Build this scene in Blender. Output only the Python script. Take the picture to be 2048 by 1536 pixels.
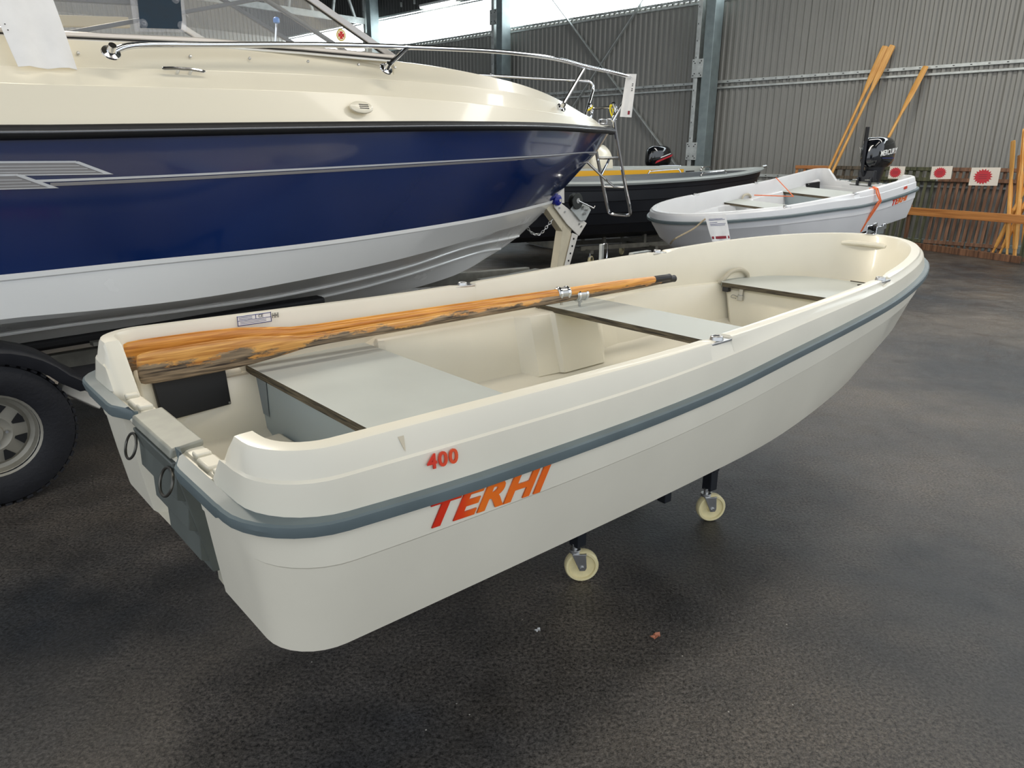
import bpy, bmesh, math, random
from mathutils import Matrix, Vector, Euler
from math import pi, sin, cos, tan, atan2, sqrt, radians
random.seed(7)
D = bpy.data; SC = bpy.context.scene; COL = SC.collection
for o in list(D.objects): D.objects.remove(o)

# ------------------------------------------------------------ camera, world, lights, exposure
cam = D.cameras.new('camera'); camo = D.objects.new('camera', cam); COL.objects.link(camo)
PITCH, ROLL = .3084, .0038
Fv = Vector((0, cos(PITCH), -sin(PITCH))); Uv = Vector((0, sin(PITCH), cos(PITCH))); Rv = Vector((1, 0, 0))
R2 = Rv*cos(ROLL)+Uv*sin(ROLL); U2 = -Rv*sin(ROLL)+Uv*cos(ROLL)
m = Matrix((R2, U2, -Fv)).transposed().to_4x4(); m.translation = (0, 0, 1.5)
camo.matrix_world = m
cam.sensor_width = 36; cam.lens = 1449.5/2048*36; cam.clip_end = 200
SC.camera = camo

world = D.worlds.new('world'); SC.world = world; world.use_nodes = True
bg = world.node_tree.nodes['Background']
bg.inputs['Color'].default_value = (.86, .92, 1.0, 1); bg.inputs['Strength'].default_value = 1.4

def area(name, loc, target, sx, sy, power, col):
    l = D.lights.new(name, 'AREA'); l.shape = 'RECTANGLE'; l.size = sx; l.size_y = sy; l.energy = power; l.color = col
    o = D.objects.new(name, l); COL.objects.link(o); o.location = loc
    o.rotation_euler = (Vector(target)-Vector(loc)).to_track_quat('-Z', 'Y').to_euler()
    return o
area('ceiling_strip_light', (-4.0, 6.2, 6.2), (-.5, 2.2, .8), .5, 6, 720, (1, .92, .78))
area('ceiling_strip_light', (2.2, 3.6, 5.8), (1.4, 3.0, 0), .8, 9, 160, (1, .94, .84))
area('ceiling_strip_light', (5.5, 9.0, 5.8), (5.3, 9.2, 0), .8, 9, 240, (1, .97, .92))
SC.view_settings.view_transform = 'Standard'; SC.view_settings.look = 'None'
SC.view_settings.gamma = 1; SC.view_settings.use_curve_mapping = False
SC.view_settings.exposure = 0.1
SC.cycles.use_denoising = True

# ------------------------------------------------------------ materials
def srgb(r, g, b):
    f = lambda c: (c/255/12.92) if c/255 <= .04045 else ((c/255+.055)/1.055)**2.4
    return (f(r), f(g), f(b), 1)
def mat(name, col, rough=.5, metal=0., coat=0., noise=0., nscale=8., bump=0., bscale=60., trans=0., alpha=1., emit=None, es=0., spec=.5):
    M = D.materials.new(name); M.use_nodes = True; nt = M.node_tree; b = nt.nodes['Principled BSDF']
    b.inputs['Base Color'].default_value = col; b.inputs['Roughness'].default_value = rough
    b.inputs['Metallic'].default_value = metal; b.inputs['Coat Weight'].default_value = coat
    b.inputs['Coat Roughness'].default_value = .06; b.inputs['Specular IOR Level'].default_value = spec
    b.inputs['Transmission Weight'].default_value = trans; b.inputs['Alpha'].default_value = alpha
    if emit: b.inputs['Emission Color'].default_value = emit; b.inputs['Emission Strength'].default_value = es
    if noise or bump:
        tc = nt.nodes.new('ShaderNodeTexCoord')
    if noise:
        n = nt.nodes.new('ShaderNodeTexNoise'); n.inputs['Scale'].default_value = nscale; n.inputs['Detail'].default_value = 6
        nt.links.new(tc.outputs['Object'], n.inputs['Vector'])
        r = nt.nodes.new('ShaderNodeMapRange'); r.inputs['From Min'].default_value = .3; r.inputs['From Max'].default_value = .7
        r.inputs['To Min'].default_value = 1-noise; r.inputs['To Max'].default_value = 1+noise*.5
        nt.links.new(n.outputs['Fac'], r.inputs['Value'])
        mx = nt.nodes.new('ShaderNodeVectorMath'); mx.operation = 'SCALE'; mx.inputs[0].default_value = col[:3]
        nt.links.new(r.outputs['Result'], mx.inputs['Scale']); nt.links.new(mx.outputs[0], b.inputs['Base Color'])
        r2 = nt.nodes.new('ShaderNodeMapRange'); r2.inputs['To Min'].default_value = rough*.8; r2.inputs['To Max'].default_value = min(1, rough*1.25)
        nt.links.new(n.outputs['Fac'], r2.inputs['Value']); nt.links.new(r2.outputs['Result'], b.inputs['Roughness'])
    if bump:
        n2 = nt.nodes.new('ShaderNodeTexNoise'); n2.inputs['Scale'].default_value = bscale; n2.inputs['Detail'].default_value = 3
        nt.links.new(tc.outputs['Object'], n2.inputs['Vector'])
        bp = nt.nodes.new('ShaderNodeBump'); bp.inputs['Strength'].default_value = bump; bp.inputs['Distance'].default_value = .01
        nt.links.new(n2.outputs['Fac'], bp.inputs['Height']); nt.links.new(bp.outputs['Normal'], b.inputs['Normal'])
    return M

def wood_mat(name, c1, c2, weather=0., grain=18., axis=0, rough=.45, zsplit=None):
    M = D.materials.new(name); M.use_nodes = True; nt = M.node_tree; b = nt.nodes['Principled BSDF']; N = nt.nodes.new; L = nt.links.new
    tc = N('ShaderNodeTexCoord'); mp = N('ShaderNodeMapping'); s = [grain]*3; s[axis] = grain*.05; mp.inputs['Scale'].default_value = s
    L(tc.outputs['Object'], mp.inputs['Vector'])
    n = N('ShaderNodeTexNoise'); n.inputs['Scale'].default_value = 3.; n.inputs['Detail'].default_value = 8; n.inputs['Distortion'].default_value = .6
    L(mp.outputs['Vector'], n.inputs['Vector'])
    cr = N('ShaderNodeValToRGB'); cr.color_ramp.elements[0].color = c1; cr.color_ramp.elements[0].position = .35
    cr.color_ramp.elements[1].color = c2; cr.color_ramp.elements[1].position = .65
    L(n.outputs['Fac'], cr.inputs['Fac']); out = cr.outputs['Color']
    if weather:
        m2 = N('ShaderNodeMapping'); s2 = [14.]*3; s2[axis] = 4.; m2.inputs['Scale'].default_value = s2; L(tc.outputs['Object'], m2.inputs['Vector'])
        n2 = N('ShaderNodeTexNoise'); n2.inputs['Scale'].default_value = 1.3; n2.inputs['Detail'].default_value = 9; n2.inputs['Roughness'].default_value = .7
        L(m2.outputs['Vector'], n2.inputs['Vector'])
        val = n2.outputs['Fac']
        sep = N('ShaderNodeSeparateXYZ'); L(tc.outputs['Object'], sep.inputs[0])
        # bare grey wood along the lower edge and the tip of the blade
        a = N('ShaderNodeMath'); a.operation = 'MULTIPLY_ADD'; L(sep.outputs['Z'], a.inputs[0]); a.inputs[1].default_value = -4.6; a.inputs[2].default_value = 0
        t = N('ShaderNodeMapRange'); t.inputs['From Min'].default_value = 0.; t.inputs['From Max'].default_value = .12; t.inputs['To Min'].default_value = .14; t.inputs['To Max'].default_value = 0.
        L(sep.outputs['X'], t.inputs['Value'])
        t2 = N('ShaderNodeMapRange'); t2.inputs['From Min'].default_value = .55; t2.inputs['From Max'].default_value = .9; t2.inputs['To Min'].default_value = 0.; t2.inputs['To Max'].default_value = .115*weather
        L(sep.outputs['X'], t2.inputs['Value']); ta = N('ShaderNodeMath'); L(t.outputs[0], ta.inputs[0]); L(t2.outputs[0], ta.inputs[1])
        ad = N('ShaderNodeMath'); L(a.outputs[0], ad.inputs[0]); L(ta.outputs[0], ad.inputs[1])
        ad2 = N('ShaderNodeMath'); L(ad.outputs[0], ad2.inputs[0]); L(val, ad2.inputs[1])
        mr = N('ShaderNodeMapRange'); mr.inputs['From Min'].default_value = .74-.24*weather; mr.inputs['From Max'].default_value = .80-.24*weather
        L(ad2.outputs[0], mr.inputs['Value'])
        n3 = N('ShaderNodeTexNoise'); n3.inputs['Scale'].default_value = 5; n3.inputs['Detail'].default_value = 8; L(mp.outputs['Vector'], n3.inputs['Vector'])
        c3 = N('ShaderNodeValToRGB'); c3.color_ramp.elements[0].color = srgb(58, 48, 40); c3.color_ramp.elements[1].color = srgb(168, 146, 118)
        c3.color_ramp.elements[0].position = .35; c3.color_ramp.elements[1].position = .68
        L(n3.outputs['Fac'], c3.inputs['Fac'])
        mx = N('ShaderNodeMix'); mx.data_type = 'RGBA'; L(mr.outputs['Result'], mx.inputs['Factor']); L(out, mx.inputs['A']); L(c3.outputs['Color'], mx.inputs['B'])
        out = mx.outputs['Result']
        rm = N('ShaderNodeMapRange'); rm.inputs['To Min'].default_value = .3; rm.inputs['To Max'].default_value = .8; L(mr.outputs['Result'], rm.inputs['Value']); L(rm.outputs['Result'], b.inputs['Roughness'])
    else: b.inputs['Roughness'].default_value = rough
    L(out, b.inputs['Base Color'])
    bp = N('ShaderNodeBump'); bp.inputs['Strength'].default_value = .25; bp.inputs['Distance'].default_value = .002; L(n.outputs['Fac'], bp.inputs['Height']); L(bp.outputs['Normal'], b.inputs['Normal'])
    return M

def gradient_mat(name, stops, axis='X', lo=0., hi=1.):
    M = D.materials.new(name); M.use_nodes = True; nt = M.node_tree; b = nt.nodes['Principled BSDF']; N = nt.nodes.new; L = nt.links.new
    tc = N('ShaderNodeTexCoord'); sp = N('ShaderNodeSeparateXYZ'); L(tc.outputs['Object'], sp.inputs[0])
    mr = N('ShaderNodeMapRange'); mr.inputs['From Min'].default_value = lo; mr.inputs['From Max'].default_value = hi; L(sp.outputs[axis], mr.inputs['Value'])
    cr = N('ShaderNodeValToRGB')
    while len(cr.color_ramp.elements) < len(stops): cr.color_ramp.elements.new(.5)
    for e, (p, c) in zip(cr.color_ramp.elements, stops): e.position = p; e.color = c
    L(mr.outputs['Result'], cr.inputs['Fac']); L(cr.outputs['Color'], b.inputs['Base Color']); b.inputs['Roughness'].default_value = .4
    return M

CREAM = mat('cream_abs_plastic', srgb(226, 220, 202), .38, noise=.05, nscale=3, coat=.15)
WHITEP = mat('white_abs_plastic', srgb(222, 222, 222), .36, noise=.04, nscale=3, coat=.15)
STRIP = mat('grey_rubber_strip', srgb(96, 108, 110), .42, noise=.12, nscale=9)
PLATE = mat('grey_transom_plastic', srgb(150, 150, 138), .5, noise=.25, nscale=14)
PAD = mat('dark_grey_transom_pad', srgb(92, 97, 92), .5, noise=.1, nscale=10)
BENCH = mat('grey_painted_plywood', srgb(184, 188, 182), .42, noise=.05, nscale=5)
BENCHD = mat('blue_grey_panel', srgb(150, 162, 166), .45, noise=.05, nscale=6)
CHROME = mat('polished_steel', (.75, .76, .78, 1), .09, 1)
STEEL = mat('brushed_steel', (.55, .55, .54, 1), .32, 1, noise=.15, nscale=30)
GALV = mat('galvanised_steel', srgb(196, 200, 196), .42, .3, noise=.25, nscale=9)
GALVP = mat('galvanised_post', srgb(138, 150, 150), .45, .3, noise=.2, nscale=6)
ALU = mat('windscreen_aluminium', srgb(190, 186, 182), .4, .5)
BLACK = mat('black_rubber', srgb(17, 17, 19), .6, noise=.2, nscale=20)
TYRE = mat('tyre_rubber', srgb(20, 21, 27), .65, noise=.2, nscale=25, bump=.2, bscale=80)
BLACKP = mat('black_satin_plastic', srgb(30, 31, 36), .38, noise=.1, nscale=20)
GLOSSB = mat('gloss_black_cowl', srgb(8, 10, 16), .12, coat=1)
VOID = mat('black_storage_panel', srgb(7, 7, 9), .5)
NAVY = mat('navy_gelcoat', srgb(0, 32, 84), .16, coat=.6, noise=.12, nscale=1.5)
WHITEG = mat('white_gelcoat', srgb(238, 238, 234), .25, coat=.4, noise=.03, nscale=2)
DECK = mat('cream_gelcoat', srgb(232, 224, 202), .30, coat=.3)
SILVER = mat('silver_decal', srgb(196, 198, 200), .35, .2)
GREYD = mat('grey_decal', srgb(134, 132, 132), .4, .2)
WHITED = mat('white_print', srgb(240, 240, 236), .5)
PAPER = mat('white_paper', srgb(238, 236, 232), .8, noise=.06, nscale=9, bump=.25, bscale=14)
REDP = mat('red_print', srgb(186, 24, 40), .5)
MAROON = mat('maroon_print', srgb(140, 24, 40), .5)
INK = mat('black_print', srgb(24, 24, 30), .5)
BLUEINK = mat('blue_print', srgb(36, 44, 110), .5)
BLUER = mat('blue_roller', srgb(20, 32, 140), .35)
TRAIL = mat('white_trailer_steel', srgb(222, 218, 208), .4, noise=.1, nscale=9)
TRAILG = mat('trailer_frame_steel', srgb(120, 118, 108), .5, .3, noise=.3, nscale=12)
CASTER = mat('yellowed_nylon', srgb(232, 218, 168), .35, noise=.08, nscale=40)
FRAMEB = mat('black_painted_steel', srgb(20, 24, 30), .4)
ORANGE = mat('orange_strap_webbing', srgb(236, 120, 70), .6)
YELLOW = mat('yellow_rope', srgb(230, 210, 30), .6)
ROPE = mat('beige_rope', srgb(172, 156, 128), .8, noise=.2, nscale=60)
DARKHULL = mat('black_hull_plastic', srgb(24, 27, 34), .4, noise=.1, nscale=4)
GREYRIM = mat('grey_gunwale', srgb(150, 156, 154), .42, noise=.06, nscale=5)
YELLOWL = mat('yellow_liner', srgb(240, 180, 40), .4)
WHEELP = mat('painted_wheel_rim', srgb(150, 146, 134), .42, .3, noise=.1, nscale=12)
CLOTH = mat('dark_blue_cloth', srgb(34, 52, 66), .8, noise=.25, nscale=14)
CLEARP = mat('clear_plastic_film', (.92, .92, .96, 1), .08, alpha=.13, spec=.8)
GLASS = mat('clear_acrylic', (.93, .95, .95, 1), .03, alpha=.16, spec=.9)
CORR = mat('grey_corrugated_steel', srgb(144, 143, 137), .45, .15, noise=.1, nscale=1.2)
CORRD = mat('dark_roof_steel', srgb(72, 72, 70), .5, .3, noise=.1, nscale=1.5)
BROWNW = wood_mat('brown_stained_wood', srgb(84, 58, 42), srgb(136, 98, 72), axis=2, grain=10, rough=.7)
GREENW = wood_mat('mossy_green_wood', srgb(44, 50, 34), srgb(92, 92, 66), axis=2, grain=10, rough=.8)
GREYW = wood_mat('weathered_grey_wood', srgb(60, 54, 44), srgb(110, 98, 82), axis=2, grain=10, rough=.8)
PLANKW = wood_mat('varnished_plank', srgb(160, 100, 52), srgb(206, 142, 80), axis=0, grain=9, rough=.5)
OARW = wood_mat('worn_oar_wood', srgb(172, 108, 46), srgb(232, 174, 94), weather=.95, grain=30)
OARW2 = wood_mat('varnished_oar_wood', srgb(182, 112, 42), srgb(234, 168, 80), weather=.35, grain=30)
PADW = wood_mat('new_oar_wood', srgb(212, 148, 70), srgb(240, 188, 110), grain=24)
PLYEDGE = wood_mat('worn_plywood_edge', srgb(40, 36, 28), srgb(104, 94, 74), axis=1, grain=55, rough=.8)
TERHIM = gradient_mat('red_orange_lettering', [(0, srgb(206, 28, 14)), (.3, srgb(224, 60, 14)), (.45, srgb(240, 116, 24)), (1, srgb(236, 104, 24))], lo=0, hi=.34)
NUMM = gradient_mat('red_number', [(0, srgb(214, 44, 26)), (1, srgb(226, 84, 34))], lo=0, hi=.08)
WINM = mat('translucent_daylight_panel', (.9, .95, .92, 1), .4, emit=(.86, .95, 1.0, 1), es=7.5)
TUBEM = mat('lit_fluorescent_tube', (1, 1, 1, 1), .4, emit=(.95, 1, .97, 1), es=7.)
LEAFM = mat('dry_leaf', srgb(190, 120, 88), .7, noise=.3, nscale=40)

def floor_mat():
    M = D.materials.new('dark_asphalt'); M.use_nodes = True; nt = M.node_tree; b = nt.nodes['Principled BSDF']; N = nt.nodes.new; L = nt.links.new
    tc = N('ShaderNodeTexCoord')
    def noise(s, d=6, r=.6):
        n = N('ShaderNodeTexNoise'); n.inputs['Scale'].default_value = s; n.inputs['Detail'].default_value = d; n.inputs['Roughness'].default_value = r
        L(tc.outputs['Object'], n.inputs['Vector']); return n.outputs['Fac']
    big = noise(.7, 4); mid = noise(5., 6); fine = noise(90, 3, .8)
    cr = N('ShaderNodeValToRGB'); e = cr.color_ramp.elements; e[0].position = .35; e[0].color = srgb(35, 37, 40); e[1].position = .64; e[1].color = srgb(84, 77, 69)
    L(big, cr.inputs['Fac'])
    mr = N('ShaderNodeMapRange'); mr.inputs['From Min'].default_value = .3; mr.inputs['From Max'].default_value = .7; mr.inputs['To Min'].default_value = .72; mr.inputs['To Max'].default_value = 1.2; L(mid, mr.inputs['Value'])
    mf = N('ShaderNodeMapRange'); mf.inputs['From Min'].default_value = .35; mf.inputs['From Max'].default_value = .7; mf.inputs['To Min'].default_value = .15; mf.inputs['To Max'].default_value = 2.7; L(fine, mf.inputs['Value'])
    mu = N('ShaderNodeMath'); mu.operation = 'MULTIPLY'; L(mr.outputs[0], mu.inputs[0]); L(mf.outputs[0], mu.inputs[1])
    sc = N('ShaderNodeVectorMath'); sc.operation = 'SCALE'; L(cr.outputs['Color'], sc.inputs[0]); L(mu.outputs[0], sc.inputs['Scale'])
    # pale grit specks
    vo = N('ShaderNodeTexVoronoi'); vo.inputs['Scale'].default_value = 26; L(tc.outputs['Object'], vo.inputs['Vector'])
    lt = N('ShaderNodeMath'); lt.operation = 'LESS_THAN'; lt.inputs[1].default_value = .07; L(vo.outputs['Distance'], lt.inputs[0])
    wn = N('ShaderNodeSeparateXYZ'); L(vo.outputs['Color'], wn.inputs[0])
    gt = N('ShaderNodeMath'); gt.operation = 'GREATER_THAN'; gt.inputs[1].default_value = .965; L(wn.outputs[0], gt.inputs[0])
    mm = N('ShaderNodeMath'); mm.operation = 'MULTIPLY'; L(lt.outputs[0], mm.inputs[0]); L(gt.outputs[0], mm.inputs[1])
    mx = N('ShaderNodeMix'); mx.data_type = 'RGBA'; L(mm.outputs[0], mx.inputs['Factor']); L(sc.outputs[0], mx.inputs['A']); mx.inputs['B'].default_value = srgb(170, 165, 155)
    L(mx.outputs['Result'], b.inputs['Base Color'])
    rr = N('ShaderNodeMapRange'); rr.inputs['From Min'].default_value = .35; rr.inputs['From Max'].default_value = .65; rr.inputs['To Min'].default_value = .3; rr.inputs['To Max'].default_value = .52; L(mid, rr.inputs['Value']); L(rr.outputs[0], b.inputs['Roughness'])
    bp = N('ShaderNodeBump'); bp.inputs['Strength'].default_value = .8; bp.inputs['Distance'].default_value = .006
    f2 = noise(60, 4, .8); L(f2, bp.inputs['Height']); L(bp.outputs['Normal'], b.inputs['Normal'])
    return M
FLOORM = floor_mat()

# ------------------------------------------------------------ mesh helpers
class MB:
    def __init__(s): s.v = []; s.f = []; s.m = []
    def add(s, vs, fs, mi=0, M=None):
        b = len(s.v)
        s.v += [tuple(M @ Vector(v)) if M is not None else tuple(v) for v in vs]
        s.f += [tuple(b+i for i in f) for f in fs]; s.m += [mi]*len(fs)
        return s
    def box(s, c, d, mi=0, M=None):
        x, y, z = (a/2 for a in d); C = Vector(c)
        vs = [C+Vector((i*x, j*y, k*z)) for i in (-1, 1) for j in (-1, 1) for k in (-1, 1)]
        return s.add(vs, [(0, 1, 3, 2), (4, 6, 7, 5), (0, 4, 5, 1), (2, 3, 7, 6), (0, 2, 6, 4), (1, 5, 7, 3)], mi, M)
    def bar(s, a, b, w, h, up=(0, 0, 1), mi=0):
        a = Vector(a); b = Vector(b); d = (b-a); L = d.length; d.normalize(); u = Vector(up); r = d.cross(u).normalized(); u = r.cross(d)
        M = Matrix((d, r, u)).transposed().to_4x4(); M.translation = (a+b)/2
        return s.box((0, 0, 0), (L, w, h), mi, M)
    def tube(s, pts, r, n=8, mi=0, closed=False, caps=True):
        P = [Vector(p) for p in pts]; N = len(P); rs = r if isinstance(r, (list, tuple)) else [r]*N
        vs = []; u = None
        for i, p in enumerate(P):
            if closed: t = P[(i+1) % N]-P[i-1]
            else: t = P[min(i+1, N-1)]-P[max(i-1, 0)]
            t.normalize()
            if u is None: u = t.orthogonal().normalized()
            else: u = (u-t*u.dot(t)).normalized()
            w = t.cross(u)
            for k in range(n): a = 2*pi*k/n; vs.append(p+(u*cos(a)+w*sin(a))*rs[i])
        fs = []
        for i in range(N if closed else N-1):
            j = (i+1) % N
            for k in range(n): fs.append((i*n+k, i*n+(k+1) % n, j*n+(k+1) % n, j*n+k))
        if caps and not closed: fs += [tuple(range(n-1, -1, -1)), tuple((N-1)*n+k for k in range(n))]
        return s.add(vs, fs, mi)
    def lathe(s, prof, n=24, mi=0, M=None, cap=(1, 1)):   # profile of (radius, height) round Z
        vs = []; fs = []
        for r, z in prof:
            for k in range(n): a = 2*pi*k/n; vs.append((r*cos(a), r*sin(a), z))
        for i in range(len(prof)-1):
            for k in range(n): fs.append((i*n+k, i*n+(k+1) % n, (i+1)*n+(k+1) % n, (i+1)*n+k))
        if cap[0]: fs.append(tuple(range(n-1, -1, -1)))
        if cap[1]: fs.append(tuple((len(prof)-1)*n+k for k in range(n)))
        return s.add(vs, fs, mi, M)
    def prism(s, poly, h, mi=0, M=None):      # polygon in XY, extruded 0..h along Z
        n = len(poly); vs = [(x, y, 0) for x, y in poly]+[(x, y, h) for x, y in poly]
        fs = [tuple(range(n-1, -1, -1)), tuple(range(n, 2*n))]+[(i, (i+1) % n, n+(i+1) % n, n+i) for i in range(n)]
        return s.add(vs, fs, mi, M)
    def loft(s, rings, closed=True, capa=True, capb=True, mi=0):
        n = len(rings[0]); vs = [p for r in rings for p in r]; fs = []
        for i in range(len(rings)-1):
            for k in range(n if closed else n-1): fs.append((i*n+k, i*n+(k+1) % n, (i+1)*n+(k+1) % n, (i+1)*n+k))
        if capa: fs.append(tuple(range(n-1, -1, -1)))
        if capb: fs.append(tuple((len(rings)-1)*n+k for k in range(n)))
        return s.add(vs, fs, mi)
    def mesh(s, name, mats, angle=35, smooth=True, recalc=True):
        me = D.meshes.new(name); me.from_pydata(s.v, [], s.f)
        for x in (mats if isinstance(mats, (list, tuple)) else [mats]): me.materials.append(x)
        me.polygons.foreach_set('material_index', s.m)
        if recalc:
            bm = bmesh.new(); bm.from_mesh(me); bmesh.ops.remove_doubles(bm, verts=bm.verts, dist=1e-5); bmesh.ops.recalc_face_normals(bm, faces=bm.faces); bm.to_mesh(me); bm.free()
        if smooth:
            me.polygons.foreach_set('use_smooth', [True]*len(me.polygons)); me.set_sharp_from_angle(angle=radians(angle))
        me.update(); return me
    def build(s, name, mats, parent=None, angle=35, bevel=0, M=None, recalc=True):
        o = D.objects.new(name, s.mesh(name, mats, angle, recalc=recalc)); COL.objects.link(o)
        if parent is not None: o.parent = parent
        if M is not None: o.matrix_basis = M
        if bevel:
            b = o.modifiers.new('bevel', 'BEVEL'); b.width = bevel; b.segments = 2; b.limit_method = 'ANGLE'; b.angle_limit = radians(40)
        return o
def tag(o, label=None, cat=None, group=None, kind=None):
    if label: o['label'] = label
    if cat: o['category'] = cat
    if group: o['group'] = group
    if kind: o['kind'] = kind
    return o
def empty(name, M, label, cat, group=None):
    o = D.objects.new(name, None); COL.objects.link(o); o.empty_display_size = .1; o.matrix_world = M
    return tag(o, label, cat, group)
def frame(o, yaw, trim=0, roll=0, scale=(1, 1, 1)):
    return Matrix.Translation(Vector(o)) @ Matrix.Rotation(pi/2-yaw, 4, 'Z') @ Matrix.Rotation(-trim, 4, 'Y') @ Matrix.Rotation(roll, 4, 'X') @ Matrix.Diagonal((*scale, 1))
def T(x, y, z): return Matrix.Translation((x, y, z))
def RX(a): return Matrix.Rotation(a, 4, 'X')
def RY(a): return Matrix.Rotation(a, 4, 'Y')
def RZ(a): return Matrix.Rotation(a, 4, 'Z')
def axes(x, y, z, loc):
    M = Matrix((Vector(x).normalized(), Vector(y).normalized(), Vector(z).normalized())).transposed().to_4x4(); M.translation = loc; return M
def interp(x, tab):   # smooth interpolation of (x, y) pairs
    if x <= tab[0][0]: return tab[0][1]
    if x >= tab[-1][0]: return tab[-1][1]
    for i in range(len(tab)-1):
        if tab[i][0] <= x <= tab[i+1][0]:
            x0, y0 = tab[i]; x1, y1 = tab[i+1]; h = x1-x0; t = (x-x0)/h
            d1 = (y1-y0)/h
            m0 = d1 if i == 0 else ((y1-tab[i-1][1])/(x1-tab[i-1][0]))
            m1 = d1 if i == len(tab)-2 else ((tab[i+2][1]-y0)/(tab[i+2][0]-x0))
            return y0*(2*t**3-3*t*t+1)+m0*h*(t**3-2*t*t+t)+y1*(-2*t**3+3*t*t)+m1*h*(t**3-t*t)
def arc(pts, n=6):   # catmull-rom through points
    P = [Vector(p) for p in pts]; out = []
    for i in range(len(P)-1):
        p0 = P[max(i-1, 0)]; p1 = P[i]; p2 = P[i+1]; p3 = P[min(i+2, len(P)-1)]
        for k in range(n):
            t = k/n; out.append(.5*((2*p1)+(p2-p0)*t+(2*p0-5*p1+4*p2-p3)*t*t+(3*p1-p0-3*p2+p3)*t**3))
    out.append(P[-1]); return out
def text(string, name, size, M, material, parent, depth=.0015, shear=0, bold=0, align='LEFT', xs=1., sp=1.):
    c = D.curves.new(name, 'FONT'); c.body = string; c.size = size; c.extrude = depth; c.shear = shear; c.offset = bold; c.align_x = align; c.space_character = sp; c.resolution_u = 4
    t = D.objects.new(name, c); COL.objects.link(t); bpy.context.view_layer.update()
    me = D.meshes.new_from_object(t.evaluated_get(bpy.context.evaluated_depsgraph_get())); D.objects.remove(t); me.name = name
    for v in me.vertices: v.co.x *= xs
    me.materials.clear(); me.materials.append(material)
    o = D.objects.new(name, me); COL.objects.link(o); o.parent = parent; o.matrix_basis = M; return o
def part(name, mb, m_, parent, **k): return mb.build(name, m_, parent, **k)

# ------------------------------------------------------------ the hall
WF = frame((7.2533, 11.7825, 0), -45.42*pi/180)     # wall frame: X along the wall to the far left, Y towards the hall
def struct(o): o['kind'] = 'structure'; return o
fl = MB().add([(-30, -12, 0), (30, -12, 0), (30, 40, 0), (-30, 40, 0)], [(0, 1, 2, 3)]).build('floor', FLOORM); struct(fl)
FLx = fl
# corrugated back wall: sheets of 8 corrugations, real profile
def sheet_mesh(name, z0, z1, material, pitch=.135, n=8, depth=.028):
    mb = MB(); xs = []
    for i in range(n):
        x = i*pitch
        xs += [(x, 0), (x+pitch*.34, 0), (x+pitch*.50, depth), (x+pitch*.84, depth)]
    xs.append((n*pitch+.012, 0))
    vs = [(x, y, z) for x, y in xs for z in (z0, z1)]
    return mb.add(vs, [(2*i, 2*i+2, 2*i+3, 2*i+1) for i in range(len(xs)-1)]).mesh(name, material, smooth=False, recalc=False)
wb = D.objects.new('wall_back', None); COL.objects.link(wb); wb.matrix_world = WF @ T(0, -.6, 0); struct(wb)
low = sheet_mesh('cladding_sheet', 0.05, 4.42, CORR); hi = sheet_mesh('upper_cladding_sheet', 5.25, 6.7, CORRD)
x = -7.56; k = 0
while x < 22:
    for me in (low, hi):
        o = D.objects.new(me.name, me); COL.objects.link(o); o.parent = wb; o.matrix_basis = T(x, -.0015*(k % 2), 0)
    x += 1.08; k += 1
MB().box((7.2, .05, .05), (29.5, .12, .14)).build('sole_plate', GALVP, wb, bevel=.01)
def rail(z, name='wall_girt', zs=.055, gap=.11, x0=-7.5, x1=22):
    r = MB(); r.box(((x0+x1)/2, .045, z), (x1-x0, .03, zs)); r.box(((x0+x1)/2, .05, z-gap), (x1-x0, .03, zs*.7))
    g = r.build(name, GALV, wb, bevel=.006)
    h = MB(); xx = x0
    while xx < min(x1, 13): h.box((xx, .0615, z), (.03, .002, .012)); xx += .25
    tag(h.build('slot_holes', VOID, g), kind='stuff')
rail(1.1); rail(2.87); rail(4.44, 'sill_girt', .05, .09); rail(5.27, 'head_girt', .05, .07)
# translucent daylight band
wn = D.objects.new('window_1', None); COL.objects.link(wn); wn.matrix_world = WF @ T(0, -.62, 0); struct(wn)
x = -7.5
while x < 22:
    MB().box((x+1.48, 0, 4.84), (2.955, .02, .84)).build('translucent_pane', WINM, wn)
    x += 2.96
# end wall and ceiling
we = D.objects.new('wall_left', None); COL.objects.link(we); we.matrix_world = WF @ T(21.9, -.6, 0) @ RZ(pi/2); struct(we)
low2 = sheet_mesh('cladding_sheet', 0.05, 4.42, CORR)
for i in range(20):
    for me in (low2, hi):
        o = D.objects.new(me.name, me); COL.objects.link(o); o.parent = we; o.matrix_basis = T(i*1.08, 0, 0)
band_ = sheet_mesh('middle_cladding_sheet', 4.40, 5.27, CORR)
for i in range(20):
    o = D.objects.new(band_.name, band_); COL.objects.link(o); o.parent = we; o.matrix_basis = T(i*1.08, 0, 0)
ce = D.objects.new('ceiling', None); COL.objects.link(ce); ce.matrix_world = WF @ T(-7.5, -.6, 6.7); struct(ce)
MB().box((14.7, 9, .05), (29.6, 18.5, .08)).build('roof_deck', CORRD, ce)
for i in range(13): MB().box((14.7, .8+i*1.4, -.12), (29.4, .06, .22)).build('purlin', GALVP, ce)
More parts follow.
